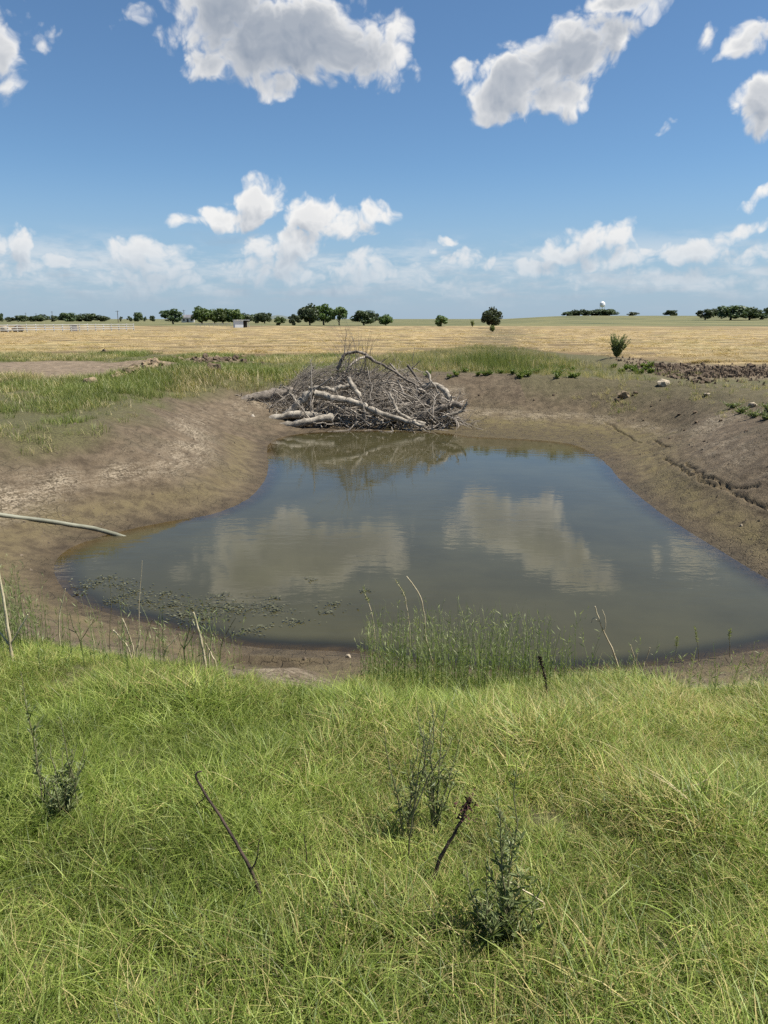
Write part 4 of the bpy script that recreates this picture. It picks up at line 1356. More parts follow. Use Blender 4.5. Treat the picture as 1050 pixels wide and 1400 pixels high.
        Q[:, 2] = np.maximum(Q[:, 2], 0.01)
        rr = rng.uniform(0.012, 0.030)
        tq = rng.uniform(0.55, 1.0)
        g.tubes(Q[None], (rr * (1 - 0.65 * ss))[None], 5, tq)
        side_shoots(g, Q, rr * 0.8, 3, 0.5, 8000 + k, 4, 2, 0.1, 0.0)
    P, rad, tn = twig_set(500, rng, 0.003, 0.007, 0.5, 1.3, 0.92)
    P[..., 2] += 0.12
    g.tubes(P, rad, 3, tn, caps=False)
    # fine grey spray trailing to the left
    P, rad, tn = twig_set(1100, rng, 0.003, 0.006, 0.5, 1.4, 0.9, 6, (-4.6, -1.6))
    P[..., 2] += 0.22
    P[..., 1] += 0.5
    g.tubes(P, rad, 3, 0.35 + 0.5 * tn, caps=False)
    # whips rising from the top
    n = 60
    b = np.stack([rng.uniform(-1.7, 0.2, n), cy + rng.uniform(-0.7, 0.7, n), np.full(n, 1.5)], 1)
    s = np.linspace(0, 1, 7)
    d = np.stack([rng.normal(-0.1, 0.28, n), rng.normal(0, 0.2, n), np.ones(n)], 1)
    L = rng.uniform(0.9, 2.1, n) * np.exp(-((b[:, 0] + 0.9) / 0.8) ** 2)
    bd = rng.normal(0, 0.16, (n, 3))
    P = b[:, None, :] + L[:, None, None] * (s[None, :, None] * d[:, None, :] + (s ** 2)[None, :, None] * bd[:, None, :])
    P += rng.normal(0, 0.012, P.shape)
    g.tubes(P, np.linspace(0.010, 0.003, 7)[None] * np.ones((n, 1)), 3, rng.uniform(0.1, 0.5, n), caps=False)
    tag(obj('brush_twigs', g.mesh('brush_twigs'), M['twig']), 'dense tangle of fine dead twigs filling the brush pile', 'twigs', kind='stuff')


build_pile()


# ------------------------------------------------------------------ hose
def build_hose():
    pts = [hit(-70, 697), hit(-30, 702), hit(5, 707), hit(45, 712), hit(85, 718), hit(118, 723), hit(143, 728)]
    P = np.array([p + np.array([0, 0, 0.022]) for p in pts])
    e = P[-1] + np.array([0.40, -0.15, -0.075])
    P = wobble(np.vstack([P, e, e + np.array([0.5, -0.19, -0.10])]), 0.004, 3)
    base = np.array([P[:, 0].mean(), P[:, 1].mean(), 0])
    root = empty('hose', tuple(base))
    tag(root, 'grey green pump hose running down the left mud into the water', 'hose')
    g = Geo()
    g.tubes((P - base)[None], np.full((1, len(P)), 0.038), 12)
    obj('tube', g.mesh('tube'), M['hose'], root)
    g = Geo()
    t = unit(P[9] - P[8])
    g.tubes([[P[8] - base - t * 0.05, P[8] - base + t * 0.05]], [[0.046, 0.046]], 12)
    obj('coupling', g.mesh('coupling'), M['hose'], root)


build_hose()


# ------------------------------------------------------------------ clods and stones
ROCKS = [rock_mesh(20 + k, 2, 0.75) for k in range(7)]
ROCK_M = {}


def put_rock(px, py, size, m, label, name, cat, group=None, flat=0.7, p=None):
    k = random.randrange(7)
    if (k, m) not in ROCK_M:
        me = ROCKS[k].copy()
        me.materials.append(M[m])
        ROCK_M[(k, m)] = me
    if p is None: p = hit(px, py)
    o = obj(name, ROCK_M[(k, m)], None, None, (p[0], p[1], p[2] + size * 0.12))
    s = size / 2
    o.scale = (s * random.uniform(.85, 1.15), s * random.uniform(.8, 1.1), s * flat * random.uniform(.8, 1.2))
    o.rotation_euler = (random.uniform(-.4, .4), random.uniform(-.4, .4), random.uniform(0, 6.28))
    return tag(o, label, cat, group)


def build_clods():
    put_rock(907, 527, 0.40, 'stone', 'pale round boulder beside the dark clods on the right bank', 'boulder', 'stone', None, 0.95)
    put_rock(852, 543, 0.52, 'clod_pale', 'brown angular rock on the far mud below the shrub', 'rock', 'stone', None, 0.7)
    put_rock(869, 539, 0.22, 'clod', 'small dark clod touching the brown angular rock', 'soil_clod', 'clod')
    put_rock(845, 548, 0.22, 'clod', 'small dark clod in front of the brown angular rock', 'soil_clod', 'clod')
    put_rock(966, 541, 0.27, 'stone', 'pale flat stone in the thin grass of the right bank', 'stone', 'stone', None, .5)
    put_rock(1029, 556, 0.28, 'stone', 'pale stone in the grass near the right picture edge', 'stone', 'stone', None, .6)
    put_rock(1013, 720, 0.055, 'stone', 'tiny white stone on the wet mud of the right bank', 'pebble', 'stone', None, 1.4)
    put_rock(476, 899, 0.055, 'stone', 'tiny white scrap of stone on the near shore left of the rushes', 'pebble', 'stone', None, 1.2)
    put_rock(143, 485, 0.75, 'clod', 'dark clod on the back edge of the bare dirt patch', 'soil_clod', 'clod')
    put_rock(292, 508, 0.62, 'clod', 'single dark clod in front of the dug earth heap on the left', 'soil_clod', 'clod', None, .95)
    put_rock(124, 525, 0.55, 'clod_pale', 'brown straw covered lump at the front of the dirt patch', 'soil_clod', 'clod')
    for px, py, s in ((928, 568, .13), (950, 565, .15), (952, 578, .13), (985, 576, .12), (936, 589, .10), (866, 541, .11), (891, 556, .09), (1020, 590, .10), (963, 604, .09), (916, 600, .08), (880, 575, .08), (998, 560, .10), (730, 548, .10), (757, 541, .12), (655, 541, .10)):
        put_rock(px, py, s, 'clod', 'small dark soil crumb lying loose on the mud bank', 'soil_clod', 'clod', 'loose soil crumbs on the bank')
    # dug earth on the right: a band of clods
    rng = np.random.default_rng(5)
    for i in range(150):
        px = rng.uniform(893, 1062)
        f = rng.uniform(0, 1)
        top, bot = np.interp(px, [890, 930, 1000, 1060], [497, 497, 503, 507]), np.interp(px, [890, 930, 960, 1000, 1060], [509, 524, 526, 517, 516])
        put_rock(px, top + (bot - top) * f, rng.uniform(0.10, 0.42) ** 1.15 * (1.1 - 0.3 * f), 'clod', 'dark broken clod in the band of dug earth on the right', 'soil_clod', 'clod', 'clods of dug earth right of the pond', 0.8)
    for i in range(60):
        px, py = rng.normal(297, 20), rng.uniform(485, 500)
        put_rock(px, py, rng.uniform(0.14, 0.42), 'clod' if rng.uniform() < .7 else 'clod_pale', 'clod of the dug earth heap left of the brush pile', 'soil_clod', 'clod', 'clods of the earth heap left of the brush pile', 0.75)
    for i in range(50):
        t = rng.uniform(0, 1)
        px, py = 165 + 55 * t + rng.normal(0, 5), 515 - 20 * t + rng.normal(0, 3.5)
        put_rock(px, py, rng.uniform(0.14, 0.42), 'clod_pale' if rng.uniform() < .7 else 'clod', 'straw coloured clod in the low ridge beside the dirt patch', 'soil_clod', 'clod', 'straw coloured clods beside the dirt patch', 0.75)
    # loose straw caught on the low ridge is part of the cut_straw rows; fine crumbs below the clods
    g = Geo()
    n = 2600
    P = []
    for i in range(0, n):
        P.append((rng.uniform(10.4, 18.5), rng.normal(30.2, 1.9)))
    P = np.array(P)
    z = terrain(P[:, 0], P[:, 1])
    tet = np.array([[1, 0, -0.5], [-0.5, 0.87, -0.5], [-0.5, -0.87, -0.5], [0, 0, 0.9]])
    for i in range(n):
        s = rng.uniform(0.02, 0.10)
        a = rng.uniform(0, 6.28)
        c, sn = math.cos(a), math.sin(a)
        v = tet * s * rng.uniform(0.7, 1.3, (4, 3))
        v = np.stack([v[:, 0] * c - v[:, 1] * sn, v[:, 0] * sn + v[:, 1] * c, v[:, 2]], 1)
        g.add(v + np.array([P[i, 0], P[i, 1], z[i] + s * 0.3]), None, [[0, 1, 3], [1, 2, 3], [2, 0, 3], [0, 2, 1]])
    tag(obj('soil_crumbs', g.mesh('soil_crumbs', False), M['clod']), 'fine dark soil crumbs strewn around the dug earth', 'soil', kind='stuff')


build_clods()


def build_mud_crumbs():
    rng = np.random.default_rng(15)
    n = 14000
    x, y = rng.uniform(-9, 11, n), rng.uniform(5, 31, n)
    z, sd, W, n1 = terrain(x, y, True)
    cl = np.clip(0.25 + 1.1 * fbm(x, y, 1.4, 3, 66), 0.02, 1)
    k = (sd > 0.25) & (sd < W * 1.1) & (cl > rng.uniform(0, 1, n)) & frustum(x, y, 0.8)
    x, y, z = x[k], y[k], z[k]
    n = len(x)
    s = 0.006 + 0.028 * rng.uniform(0, 1, n) ** 3
    tet = np.array([[1, 0, -0.4], [-0.5, 0.87, -0.4], [-0.5, -0.87, -0.4], [0.1, 0.1, 0.8]])
    a = rng.uniform(0, 6.28, n)
    v = tet[None] * s[:, None, None] * rng.uniform(0.6, 1.4, (n, 4, 3))
    c, sn = np.cos(a)[:, None], np.sin(a)[:, None]
    v = np.stack([v[..., 0] * c - v[..., 1] * sn, v[..., 0] * sn + v[..., 1] * c, v[..., 2]], -1) + np.stack([x, y, z + s * 0.25], 1)[:, None, :]
    t = np.array([[0, 1, 3], [1, 2, 3], [2, 0, 3], [0, 2, 1]])[None] + 4 * np.arange(n)[:, None, None]
    g = Geo()
    g.add(v.reshape(-1, 3), None, t.reshape(-1, 3), np.repeat(rng.uniform(0, 1, n), 4))
    tag(obj('mud_crumbs', g.mesh('mud_crumbs', False), M['crumb']), 'small dry mud crumbs strewn over the bare banks', 'soil', kind='stuff')


build_mud_crumbs()


# ------------------------------------------------------------------ shrubs and weeds
def leaf_quads(g, P, D, size, wid, rng, tint):
    """lance leaves at points P along directions D"""
    n = len(P)
    s = unit(np.cross(D, rng.normal(0, 1, (n, 3))))
    nm = np.cross(s, D)
    L = (size * rng.uniform(0.6, 1.2, n))[:, None]
    W = L * wid
    mid = P + D * L * 0.5 + nm * L * 0.08
    V = np.stack([P, mid - s * W, P + D * L - nm * L * 0.05, mid + s * W], 1)
    g.add(V.reshape(-1, 3), np.arange(n * 4).reshape(-1, 4), None, np.repeat(tint, 4))


def weed(p, h, nst, label, seed, spread=0.25, leaf=0.06, wid=0.10, mat_='weedleaf', name='weed', lean=(0, 0), dens=70, low=0.1, cat='weed', group=None, branch=0.35, stem_r=0.0045):
    rng = np.random.default_rng(seed)
    root = empty(name, (p[0], p[1], p[2] - 0.02))
    tag(root, label, cat, group)
    gl = Geo()
    for k in range(nst):
        a = rng.uniform(0, 6.28)
        hh = h * (rng.uniform(0.55, 1.0) if k else 1.0)
        sp = spread * h * rng.uniform(0.2, 1.0)
        t = np.linspace(0, 1, 8)
        S = np.stack([np.cos(a) * sp * t ** 1.2 + lean[0] * h * t, np.sin(a) * sp * t ** 1.2 + lean[1] * h * t, hh * t], 1)
        S[1:] += rng.normal(0, 0.010 * h, (7, 3))
        gs = Geo()
        gs.tubes(S[None], (stem_r * (1 - 0.7 * t))[None], 5)
        n = int(dens * hh / h)
        f = rng.uniform(low, 1.0, n) ** 0.9
        base = np.stack([np.interp(f, t, S[:, j]) for j in range(3)], 1)
        an = rng.uniform(0, 6.28, n)
        D = unit(np.stack([np.cos(an), np.sin(an), rng.uniform(0.3, 1.6, n)], 1))
        # short side sprigs low down, leaves along them
        nb = max(2, int(9 * branch))
        for j in range(nb):
            f0 = rng.uniform(low, 0.7)
            b0 = np.array([np.interp(f0, t, S[:, q]) for q in range(3)])
            aa = rng.uniform(0, 6.28)
            bl = hh * branch * rng.uniform(0.4, 1.0) * (1 - 0.6 * f0)
            u = np.linspace(0, 1, 5)
            B = b0 + bl * np.stack([np.cos(aa) * u * 0.6, np.sin(aa) * u * 0.6, u ** 1.1], 1)
            gs.tubes(B[None], (stem_r * 0.5 * (1 - 0.7 * u))[None], 4)
            m = max(4, int(dens * 0.22))
            fu = rng.uniform(0.1, 1, m)
            bb = np.stack([np.interp(fu, u, B[:, q]) for q in range(3)], 1)
            an2 = rng.uniform(0, 6.28, m)
            base = np.vstack([base, bb])
            D = np.vstack([D, unit(np.stack([np.cos(an2), np.sin(an2), rng.uniform(0.1, 1.4, m)], 1))])
        size = leaf * np.clip(1.1 - 0.75 * base[:, 2] / hh, 0.28, 1.1)
        leaf_quads(gl, base, D, size, wid, rng, rng.uniform(0, 1, len(base)))
        obj('stem', gs.mesh('stem'), M['stem'], root)
    obj('foliage', gl.mesh('foliage', False), M[mat_], root)
    return root


def tube_thing(name, label, cat, lines, m, group=None, extra=None):
    """stalk: list of (points, r0, r1); the first is the main stem, others are side twigs"""
    base = np.array(lines[0][0][0], float)
    root = empty(name, tuple(base))
    tag(root, label, cat, group)
    for k, (pts, r0, r1) in enumerate(lines):
        P = wobble(np.array(pts, float) - base, 0.0025, hash(label) % 1000 + k if False else len(label) + k)
        g = Geo()
        g.tubes(P[None], np.linspace(r0, r1, len(P))[None], 6)
        obj('stem' if k == 0 else 'twig', g.mesh('stem'), M[m], root)
    return root, base


def upright(px, py_base, px_top, py_top, k=0.0):
    """a stalk growing at the surveyed base, its tip at the same distance plus k"""
    b = hit(px, py_base)
    t = at_depth(px_top, py_top, b[1] + k)
    return b - np.array([0, 0, 0.03]), t


def build_plants():
    # shrub at the corner of the field
    b = hit(843, 489)
    weed(b, 1.1, 34, 'leafy green shrub on the mound at the field corner', 12, spread=0.6, leaf=0.15, wid=0.17, mat_='weedleaf', name='shrub', dens=130, low=0.05, cat='shrub', branch=0.4, stem_r=0.014)
    # two dark posts of foliage in the field
    for px, py, h, lb in ((646, 447, 1.9, 'narrow dark bush left of the lone leaning tree'), (673, 454, 1.1, 'small dark bush in front of the lone leaning tree')):
        p = hit(px, py)
        weed(p, h, 9, lb, int(px), spread=0.4, leaf=0.45, wid=0.22, name='bush', dens=40, cat='bush', stem_r=0.03, branch=0.5)

    # broad-leaved weeds along the top of the far mud
    rng = np.random.default_rng(9)
    for i in range(30):
        px = rng.uniform(585, 812)
        p = hit(px, rng.uniform(504, 518))
        weed(p, rng.uniform(0.15, 0.34), 7, 'leafy yellow green weed along the top of the far mud', 700 + i, 1.3, 0.13, 0.28, 'broadleaf', 'broadleaf_weed', dens=14, cat='weed', group='broad leaved weeds above the far mud', branch=0.3, stem_r=0.006)
    for i in range(14):
        p = hit(rng.uniform(838, 890), rng.uniform(500, 514))
        weed(p, rng.uniform(0.15, 0.32), 7, 'pale yellow green weed below the shrub beside the dug earth', 760 + i, 0.9, 0.16, 0.32, 'broadleaf', 'broadleaf_weed', dens=10, cat='weed', group='weeds below the shrub', branch=0.3, stem_r=0.006)
    for i, (px, py) in enumerate(((1048, 574), (1030, 571), (1012, 566), (1052, 562), (1000, 559))):
        p = hit(px, py)
        weed(p, 0.22, 8, ['dark low weed at the right edge of the right bank', 'spreading low weed second from the right picture edge', 'low green weed in the middle of the right bank patch', 'low weed behind the dark one at the right edge', 'leftmost low green weed of the right bank patch'][i], 800 + i, 2.2, 0.10, 0.22, 'weedleaf', 'creeping_weed', dens=26, cat='weed', branch=0.5)

    # dark upright weeds in the foreground grass
    def fg(px, pyb, pyt, nst, lb, seed, **kw):
        b = hit(px, pyb)
        top = at_depth(px, pyt, b[1])
        return weed(b, top[2] - b[2], nst, lb, seed, **kw)
    fg(62, 1120, 925, 2, 'tall dark weed at the left picture edge', 31, spread=0.10, leaf=0.055, wid=0.13, lean=(-0.10, 0.12), dens=48, branch=0.3, low=0.25)
    fg(86, 1128, 1030, 9, 'bushy dark weed beside the tall one on the left', 32, spread=0.45, leaf=0.05, wid=0.11, dens=44, branch=0.5)
    fg(108, 1120, 975, 1, 'thin dark weed right of the bushy one on the left', 33, spread=0.12, leaf=0.05, wid=0.13, dens=28, branch=0.2)
    fg(556, 1165, 975, 5, 'dark leafy weed left of the burnt looking stem', 34, spread=0.22, leaf=0.055, wid=0.11, lean=(0.0, 0.1), dens=30, branch=0.4, low=0.2)
    fg(592, 1150, 968, 6, 'dark leafy weed directly behind the burnt looking stem', 35, spread=0.20, leaf=0.055, wid=0.11, lean=(0.05, 0.1), dens=32, branch=0.4, low=0.2)
    fg(690, 1310, 1070, 4, 'largest dark weed right of the burnt looking stem', 36, spread=0.16, leaf=0.065, wid=0.11, lean=(0.02, 0.1), dens=62, branch=0.4, low=0.05)
    fg(668, 1300, 1190, 6, 'low bushy foot of dark leaves beside the largest weed', 37, spread=0.55, leaf=0.06, wid=0.12, dens=40, branch=0.5)
    fg(708, 1312, 1215, 5, 'low dark leafy weed on the right of the largest weed', 39, spread=0.5, leaf=0.06, wid=0.12, dens=40, branch=0.5)
    fg(631, 962, 925, 6, 'small dark tuft of weed near the top of the grass', 38, spread=0.5, leaf=0.05, wid=0.12, dens=60, branch=0.5)

    # dark dead sticks standing in the grass
    b = hit(362, 1240)
    D = b[1]
    L1 = [b - np.array([0, 0, .03]), at_depth(345, 1195, D + .03), at_depth(322, 1152, D + .06), at_depth(297, 1108, D + .1), at_depth(272, 1072, D + .13), at_depth(268, 1060, D + .13), at_depth(275, 1054, D + .13)]
    L2 = [at_depth(343, 1192, D + .03), at_depth(351, 1172, D + .03), at_depth(354, 1148, D + .02)]
    L3 = [at_depth(281, 1088, D + .12), at_depth(273, 1096, D + .12), at_depth(268, 1103, D + .12)]
    tube_thing('dead_stick', 'dark forked dead stick leaning left in the foreground grass', 'stick', [(L1, .0075, .003), (L2, .004, .0015), (L3, .0025, .0012)], 'stalk_dark')
    b = hit(582, 1222)
    D = b[1]
    L1 = [b - np.array([0, 0, .03]), at_depth(600, 1180, D), at_depth(618, 1145, D + .01), at_depth(632, 1118, D + .02), at_depth(641, 1094, D + .03)]
    root, base = tube_thing('dock_stem', 'burnt looking dark stem with a ragged reddish seed head', 'weed', [(L1, .009, .004)], 'stalk_dark')
    rng = np.random.default_rng(4)
    g = Geo()
    c0, c1 = np.array(L1[3]), np.array(L1[4])
    n = 210
    f = rng.uniform(-0.15, 1.15, n)
    pp = c0 + (c1 - c0) * f[:, None] + rng.normal(0, 0.0075, (n, 3))
    far = rng.uniform(0, 1, n) < 0.4
    pp[far] += rng.normal(0, 0.022, (far.sum(), 3))
    leaf_quads(g, pp - base, unit(rng.normal(0, 1, (n, 3))), np.full(n, 0.013), 0.35, rng, rng.uniform(0, 1, n))
    obj('seed_head', g.mesh('seed_head', False), M['seed_dark'], root)
    b = hit(840 * 0 + 418, 1195)
    tube_thing('dead_stick', 'short thin dark stick between the two foreground stems', 'stick', [([b - np.array([0, 0, .03]), at_depth(419, 1165, b[1]), at_depth(415, 1140, b[1])], .003, .0015)], 'stalk_dark')
    b = hit(561, 1190)
    tube_thing('dead_stick', 'thin reddish brown stick beside the dark leafy weed', 'stick', [([b - np.array([0, 0, .03]), at_depth(560, 1150, b[1]), at_depth(567, 1110, b[1]), at_depth(590, 1055, b[1] + .02), at_depth(610, 1030, b[1] + .02)], .0045, .002)], 'stem')
    # black withered spike at the grass edge
    b = hit(750, 958)
    D = b[1]
    L1 = [b - np.array([0, 0, .03]), at_depth(747, 935, D), at_depth(742, 914, D), at_depth(737, 899, D)]
    root, base = tube_thing('withered_spike', 'black withered spike at the edge of the grass right of the rushes', 'weed', [(L1, .008, .004)], 'stalk_dark')
    g = Geo()
    n = 160
    f = rng.uniform(0.1, 1, n)
    P = np.array(L1)
    pp = np.stack([np.interp(f, np.linspace(0, 1, 4), P[:, j]) for j in range(3)], 1) + rng.normal(0, 0.006, (n, 3))
    leaf_quads(g, pp - base, unit(np.array([-0.3, 0, 1]) + rng.normal(0, 0.5, (n, 3))), np.full(n, 0.022), 0.25, rng, rng.uniform(0, 1, n))
    obj('seed_head', g.mesh('seed_head', False), M['stalk_dark'], root)

    # bleached stalks along the near shore
    S = [((18, 915), [(14, 880), (8, 840), (1, 800), (-4, 770)], .009, 'tall bleached stalk at the left picture edge', [((14, 880), (26, 862), (38, 840)), ((13, 882), (4, 870), (-6, 858))]),
         ((82, 890), [(81, 860), (83, 832), (87, 815)], .0045, 'pale broken stalk on the left shore standing apart', []),
         ((115, 897), [(108, 872), (100, 855), (95, 838)], .0055, 'dark twiggy stalk on the left shore', [((110, 876), (122, 858), (130, 845)), ((106, 866), (96, 861), (84, 856))]),
         ((131, 893), [(127, 870), (124, 850), (123, 835)], .003, 'slender stalk right of the twiggy one on the left shore', []),
         ((150, 888), [(150, 860), (152, 830), (151, 800)], .0035, 'straight thin stalk in front of the floating weed', []),
         ((168, 893), [(167, 865), (170, 838), (168, 790)], .0035, 'tall thin stalk in front of the floating weed', []),
         ((190, 886), [(190, 850), (191, 815), (193, 785)], .003, 'slim curved stalk left of the pale stalk fan', []),
         ((182, 905), [(176, 888), (170, 878), (160, 868)], .006, 'leftmost stalk of the pale fan on the grass hump', []),
         ((184, 905), [(182, 886), (177, 870), (171, 855)], .005, 'second stalk of the pale fan on the grass hump', []),
         ((186, 905), [(187, 890), (190, 878), (191, 868)], .005, 'middle stalk of the pale fan on the grass hump', []),
         ((222, 905), [(226, 890), (233, 880), (241, 872)], .0045, 'pale stalk leaning right on the grass hump', []),
         ((200, 905), [(199, 880), (204, 860), (208, 847)], .003, 'hooked thin stalk on the grass hump', []),
         ((282, 918), [(279, 895), (274, 872), (268, 850)], .0075, 'tall pale stalk right of the grass hump', [((279, 895), (277, 880), (273, 865))]),
         ((287, 918), [(286, 900), (288, 886), (290, 875)], .005, 'short pale stalk beside the tall one right of the hump', []),
         ((298, 920), [(294, 905), (289, 895), (284, 885)], .005, 'pale stalk crossing behind the tall one right of the hump', []),
         ((253, 912), [(252, 890), (256, 870), (260, 860)], .005, 'dark twiggy weed stalk between the hump and the tall pale stalk', [((252, 890), (246, 875), (244, 866)), ((253, 885), (262, 872), (266, 862))]),
         ((300, 905), [(303, 880), (310, 865), (318, 852)], .004, 'dark wispy stalk right of the pale stalks', [((303, 882), (296, 870), (292, 862)), ((305, 875), (316, 868), (322, 856))]),
         ((593, 905), [(582, 870), (580, 840), (574, 815), (563, 798)], .0065, 'tallest bent pale stalk above the rushes', [((584, 880), (572, 860), (566, 842))]),
         ((512, 900), [(512, 860), (506, 830), (500, 815), (497, 804)], .0045, 'drooping seed stalk on the left of the rushes', []),
         ((560, 900), [(560, 860), (556, 830), (552, 812), (545, 800)], .004, 'nodding seed stalk behind the tallest pale one', []),
         ((848, 918), [(838, 890), (826, 865), (817, 842), (815, 834)], .0065, 'long pale stalk leaning left right of the rushes', [((819, 850), (812, 845), (808, 852)), ((826, 865), (828, 848), (824, 834))]),
         ((866, 922), [(866, 908), (867, 898), (864, 888)], .005, 'short upright pale stalk of the trio at the grass edge', []),
         ((872, 922), [(871, 912), (870, 905), (871, 898)], .0035, 'shortest pale stalk of the trio at the grass edge', []),
         ((877, 922), [(880, 910), (884, 900), (887, 891)], .005, 'right leaning pale stalk of the trio at the grass edge', []),
         ((956, 905), [(955, 890), (952, 872), (950, 858)], .003, 'green grass stalk with a plume near the right shore', []),
         ((997, 900), [(998, 885), (997, 870), (998, 862)], .003, 'thin plumed grass stalk on the right shore', []),
         ((923, 910), [(924, 895), (925, 880), (926, 872)], .002, 'faint thin grass stalk left of the plumed ones', []),
         ]
    for (bx, by), pts, r, lb, twigs in S:
        b = hit(bx, by)
        D = b[1]
        main = [b - np.array([0, 0, .04])] + [at_depth(x, y, D) for x, y in pts]
        if 'pale' in lb or 'bleached' in lb:
            r *= 1.3
            main[-1] = main[-1] + (main[-1] - main[-2]) * 0.6
        lines = [(main, r * 1.15, r * 0.6)] + [([at_depth(x, y, D) for x, y in tw], r * 0.7, r * 0.35) for tw in twigs]
        dark = 'dark' in lb
        root, base = tube_thing('dry_stalk', lb, 'stalk', lines, 'stem' if dark or 'green' in lb or 'thin' in lb else 'stalk', 'dry stalks along the near shore')
        if 'seed' in lb or 'plume' in lb:
            g = Geo()
            n = 60
            f = rng.uniform(0.55, 1.0, n)
            Pm = np.array(main)
            pp = np.stack([np.interp(f, np.linspace(0, 1, len(Pm)), Pm[:, j]) for j in range(3)], 1) + rng.normal(0, 0.006, (n, 3))
            leaf_quads(g, pp - base, unit(np.array([0, 0, 1.0]) + rng.normal(0, 0.4, (n, 3))), np.full(n, 0.03), 0.15, rng, rng.uniform(0.6, 1, n))
            obj('seed_head', g.mesh('seed_head', False), M['rush'], root)
    # bent straw lying on the foreground grass
    b = hit(925, 1092)
    pts = [b + np.array([0, 0, z]) for z in (0.10,)]
    D = b[1]
    P = [at_depth(928, 1095, D - .15), at_depth(936, 1082, D - .12), at_depth(950, 1074, D - .1), at_depth(968, 1066, D - .1)]
    tube_thing('bent_straw', 'bright bent straw resting on the grass at the right', 'straw', [(P, .003, .002)], 'stalk')
    D = hit(700, 1250)[1]
    P = [at_depth(688, 1200, D - .05), at_depth(718, 1218, D - .08), at_depth(745, 1237, D - .1), at_depth(728, 1247, D - .1), at_depth(710, 1256, D - .1)]
    tube_thing('bent_straw', 'kinked pale straw beside the largest dark weed', 'straw', [(P, .003, .002)], 'stalk')


build_plants()


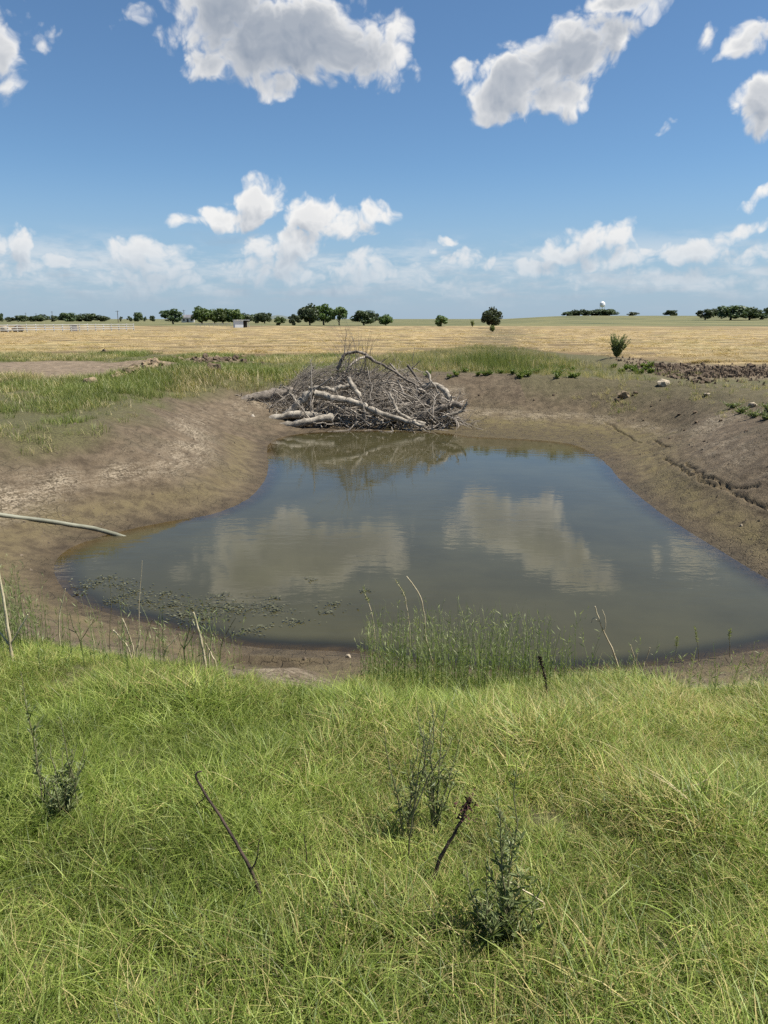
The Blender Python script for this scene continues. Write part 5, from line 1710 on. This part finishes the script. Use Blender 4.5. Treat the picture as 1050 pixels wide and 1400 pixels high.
# ------------------------------------------------------------------ rushes at the near waterline, floating weed
def build_rushes():
    def stand(name, label, xr, yr, n, hmin, hmax, seed, prof):
        rng = np.random.default_rng(seed)
        x, y = rng.uniform(*xr, n), rng.uniform(*yr, n)
        k = prof(x, y) > rng.uniform(0, 1, n)
        x, y = x[k], y[k]
        n = len(x)
        z = terrain(x, y)
        h = rng.uniform(hmin, hmax, n) * (0.65 + 0.35 * prof(x, y))
        t = np.linspace(0, 1, 6)
        th = rng.uniform(0, 6.28, n)
        ln = rng.uniform(0.02, 0.28, n)
        d = np.stack([np.cos(th), np.sin(th), np.zeros(n)], 1)
        P = np.stack([x, y, z - 0.04], 1)[:, None, :] + h[:, None, None] * ((ln[:, None] * t[None] ** 2)[..., None] * d[:, None, :] + t[None, :, None] * np.array([0, 0, 1.0]))
        g = Geo()
        w = 0.0026 * rng.uniform(0.6, 1.3, n)[:, None] * (1.05 - 0.8 * t)[None]
        side = np.stack([np.cos(th + 1.3), np.sin(th + 1.3), np.zeros(n)], 1)
        g.ribbons(P, w, side, rng.uniform(0, 1.0, n))
        # narrow leaves and seed spikelets up the stems
        m = 7
        f = rng.uniform(0.15, 1.0, (n, m))
        i0 = np.clip((f * 5).astype(int), 0, 4)
        fr = f * 5 - i0
        ar = np.arange(n)[:, None]
        pp = (P[ar, i0] * (1 - fr[..., None]) + P[ar, i0 + 1] * fr[..., None]).reshape(-1, 3)
        D = unit(np.stack([rng.normal(0, 0.6, n * m), rng.normal(0, 0.6, n * m), rng.uniform(0.5, 1.3, n * m)], 1))
        leaf_quads(g, pp, D, np.full(n * m, 0.055), 0.06, rng, np.clip(f.ravel() * 0.8 + rng.normal(0, 0.15, n * m), 0, 1))
        tag(obj(name, g.mesh(name, False), M['rush']), label, 'rushes', kind='stuff')
    lo, hi = at_depth(488, 905, 5.5)[0], at_depth(800, 905, 5.5)[0]

    def prof1(x, y):
        u = (x - lo) / (hi - lo)
        return np.clip(np.interp(u, [0, .06, .2, .5, .68, .72, .86, 1.0], [0.1, .8, 1, 1, .95, .65, .75, .05]), 0, 1)
    stand('rush_bed', 'tall fine green rushes growing at the near waterline', (lo, hi), (5.1, 6.3), 880, 0.28, 0.86, 3, prof1)
    lo2, hi2 = at_depth(-60, 905, 5.4)[0], at_depth(52, 905, 5.4)[0]
    stand('rush_tuft', 'fine green rush tuft at the left end of the near shore', (lo2, hi2), (4.9, 6.0), 520, 0.45, 0.85, 4, lambda x, y: np.clip((hi2 - x) / 0.35, 0, 1))
    lo3, hi3 = at_depth(100, 905, 5.4)[0], at_depth(330, 905, 5.4)[0]
    stand('shore_grass', 'thin scattered grass stems on the left part of the near shore', (lo3, hi3), (4.7, 5.8), 110, 0.25, 0.6, 5, lambda x, y: np.ones_like(x))
    lo4, hi4 = at_depth(800, 905, 5.4)[0], at_depth(1060, 905, 5.4)[0]
    stand('shore_stems', 'thin scattered grass stems on the right part of the near shore', (lo4, hi4), (4.5, 5.6), 90, 0.2, 0.5, 6, lambda x, y: np.ones_like(x))


build_rushes()


def build_float():
    rng = np.random.default_rng(8)
    g = Geo()
    C = [(135, 797, .30), (118, 802, .2), (165, 800, .22), (172, 815, .18), (155, 822, .2), (185, 808, .2), (205, 822, .3), (235, 828, .32), (262, 832, .35), (292, 830, .35), (318, 828, .3), (330, 835, .25), (280, 845, .28), (250, 842, .25),
         (375, 834, .26), (368, 828, .15), (458, 826, .14), (405, 850, .16), (445, 838, .1), (105, 812, .12), (340, 862, .18), (360, 858, .12), (225, 812, .2), (500, 808, .08), (375, 878 - 60, .1), (302, 815, .15), (425, 792, .08), (150, 790, .15)]
    for px, py, rad in C:
        c = at_plane(px, py, 0)
        n = int(300 * rad)
        a, r = rng.uniform(0, 6.28, n), rad * np.abs(rng.normal(0, 0.55, n))
        p = np.stack([c[0] + 1.5 * r * np.cos(a), c[1] + r * np.sin(a), rng.uniform(0.001, 0.022, n)], 1)
        k = terrain(p[:, 0], p[:, 1]) < -0.01
        p = p[k]
        n = len(p)
        if not n: continue
        th = rng.uniform(0, 6.28, n)
        D = unit(np.stack([np.cos(th), np.sin(th), rng.normal(0.05, 0.16, n)], 1))
        s = unit(np.cross(D, np.array([0, 0, 1.0])) + rng.normal(0, 0.12, (n, 3)))
        L = rng.uniform(0.018, 0.05, n)[:, None]
        V = np.stack([p, p + D * L * 0.5 - s * L * 0.3, p + D * L, p + D * L * 0.5 + s * L * 0.3], 1)
        V[..., 2] = np.maximum(V[..., 2], 0.0015)
        g.add(V.reshape(-1, 3), np.arange(n * 4).reshape(-1, 4), None, np.repeat(rng.uniform(0, 1, n), 4))
    tag(obj('floating_weed', g.mesh('floating_weed', False), M['float']), 'drifts of floating pond weed near the left shore', 'pond weed', kind='stuff')


build_float()
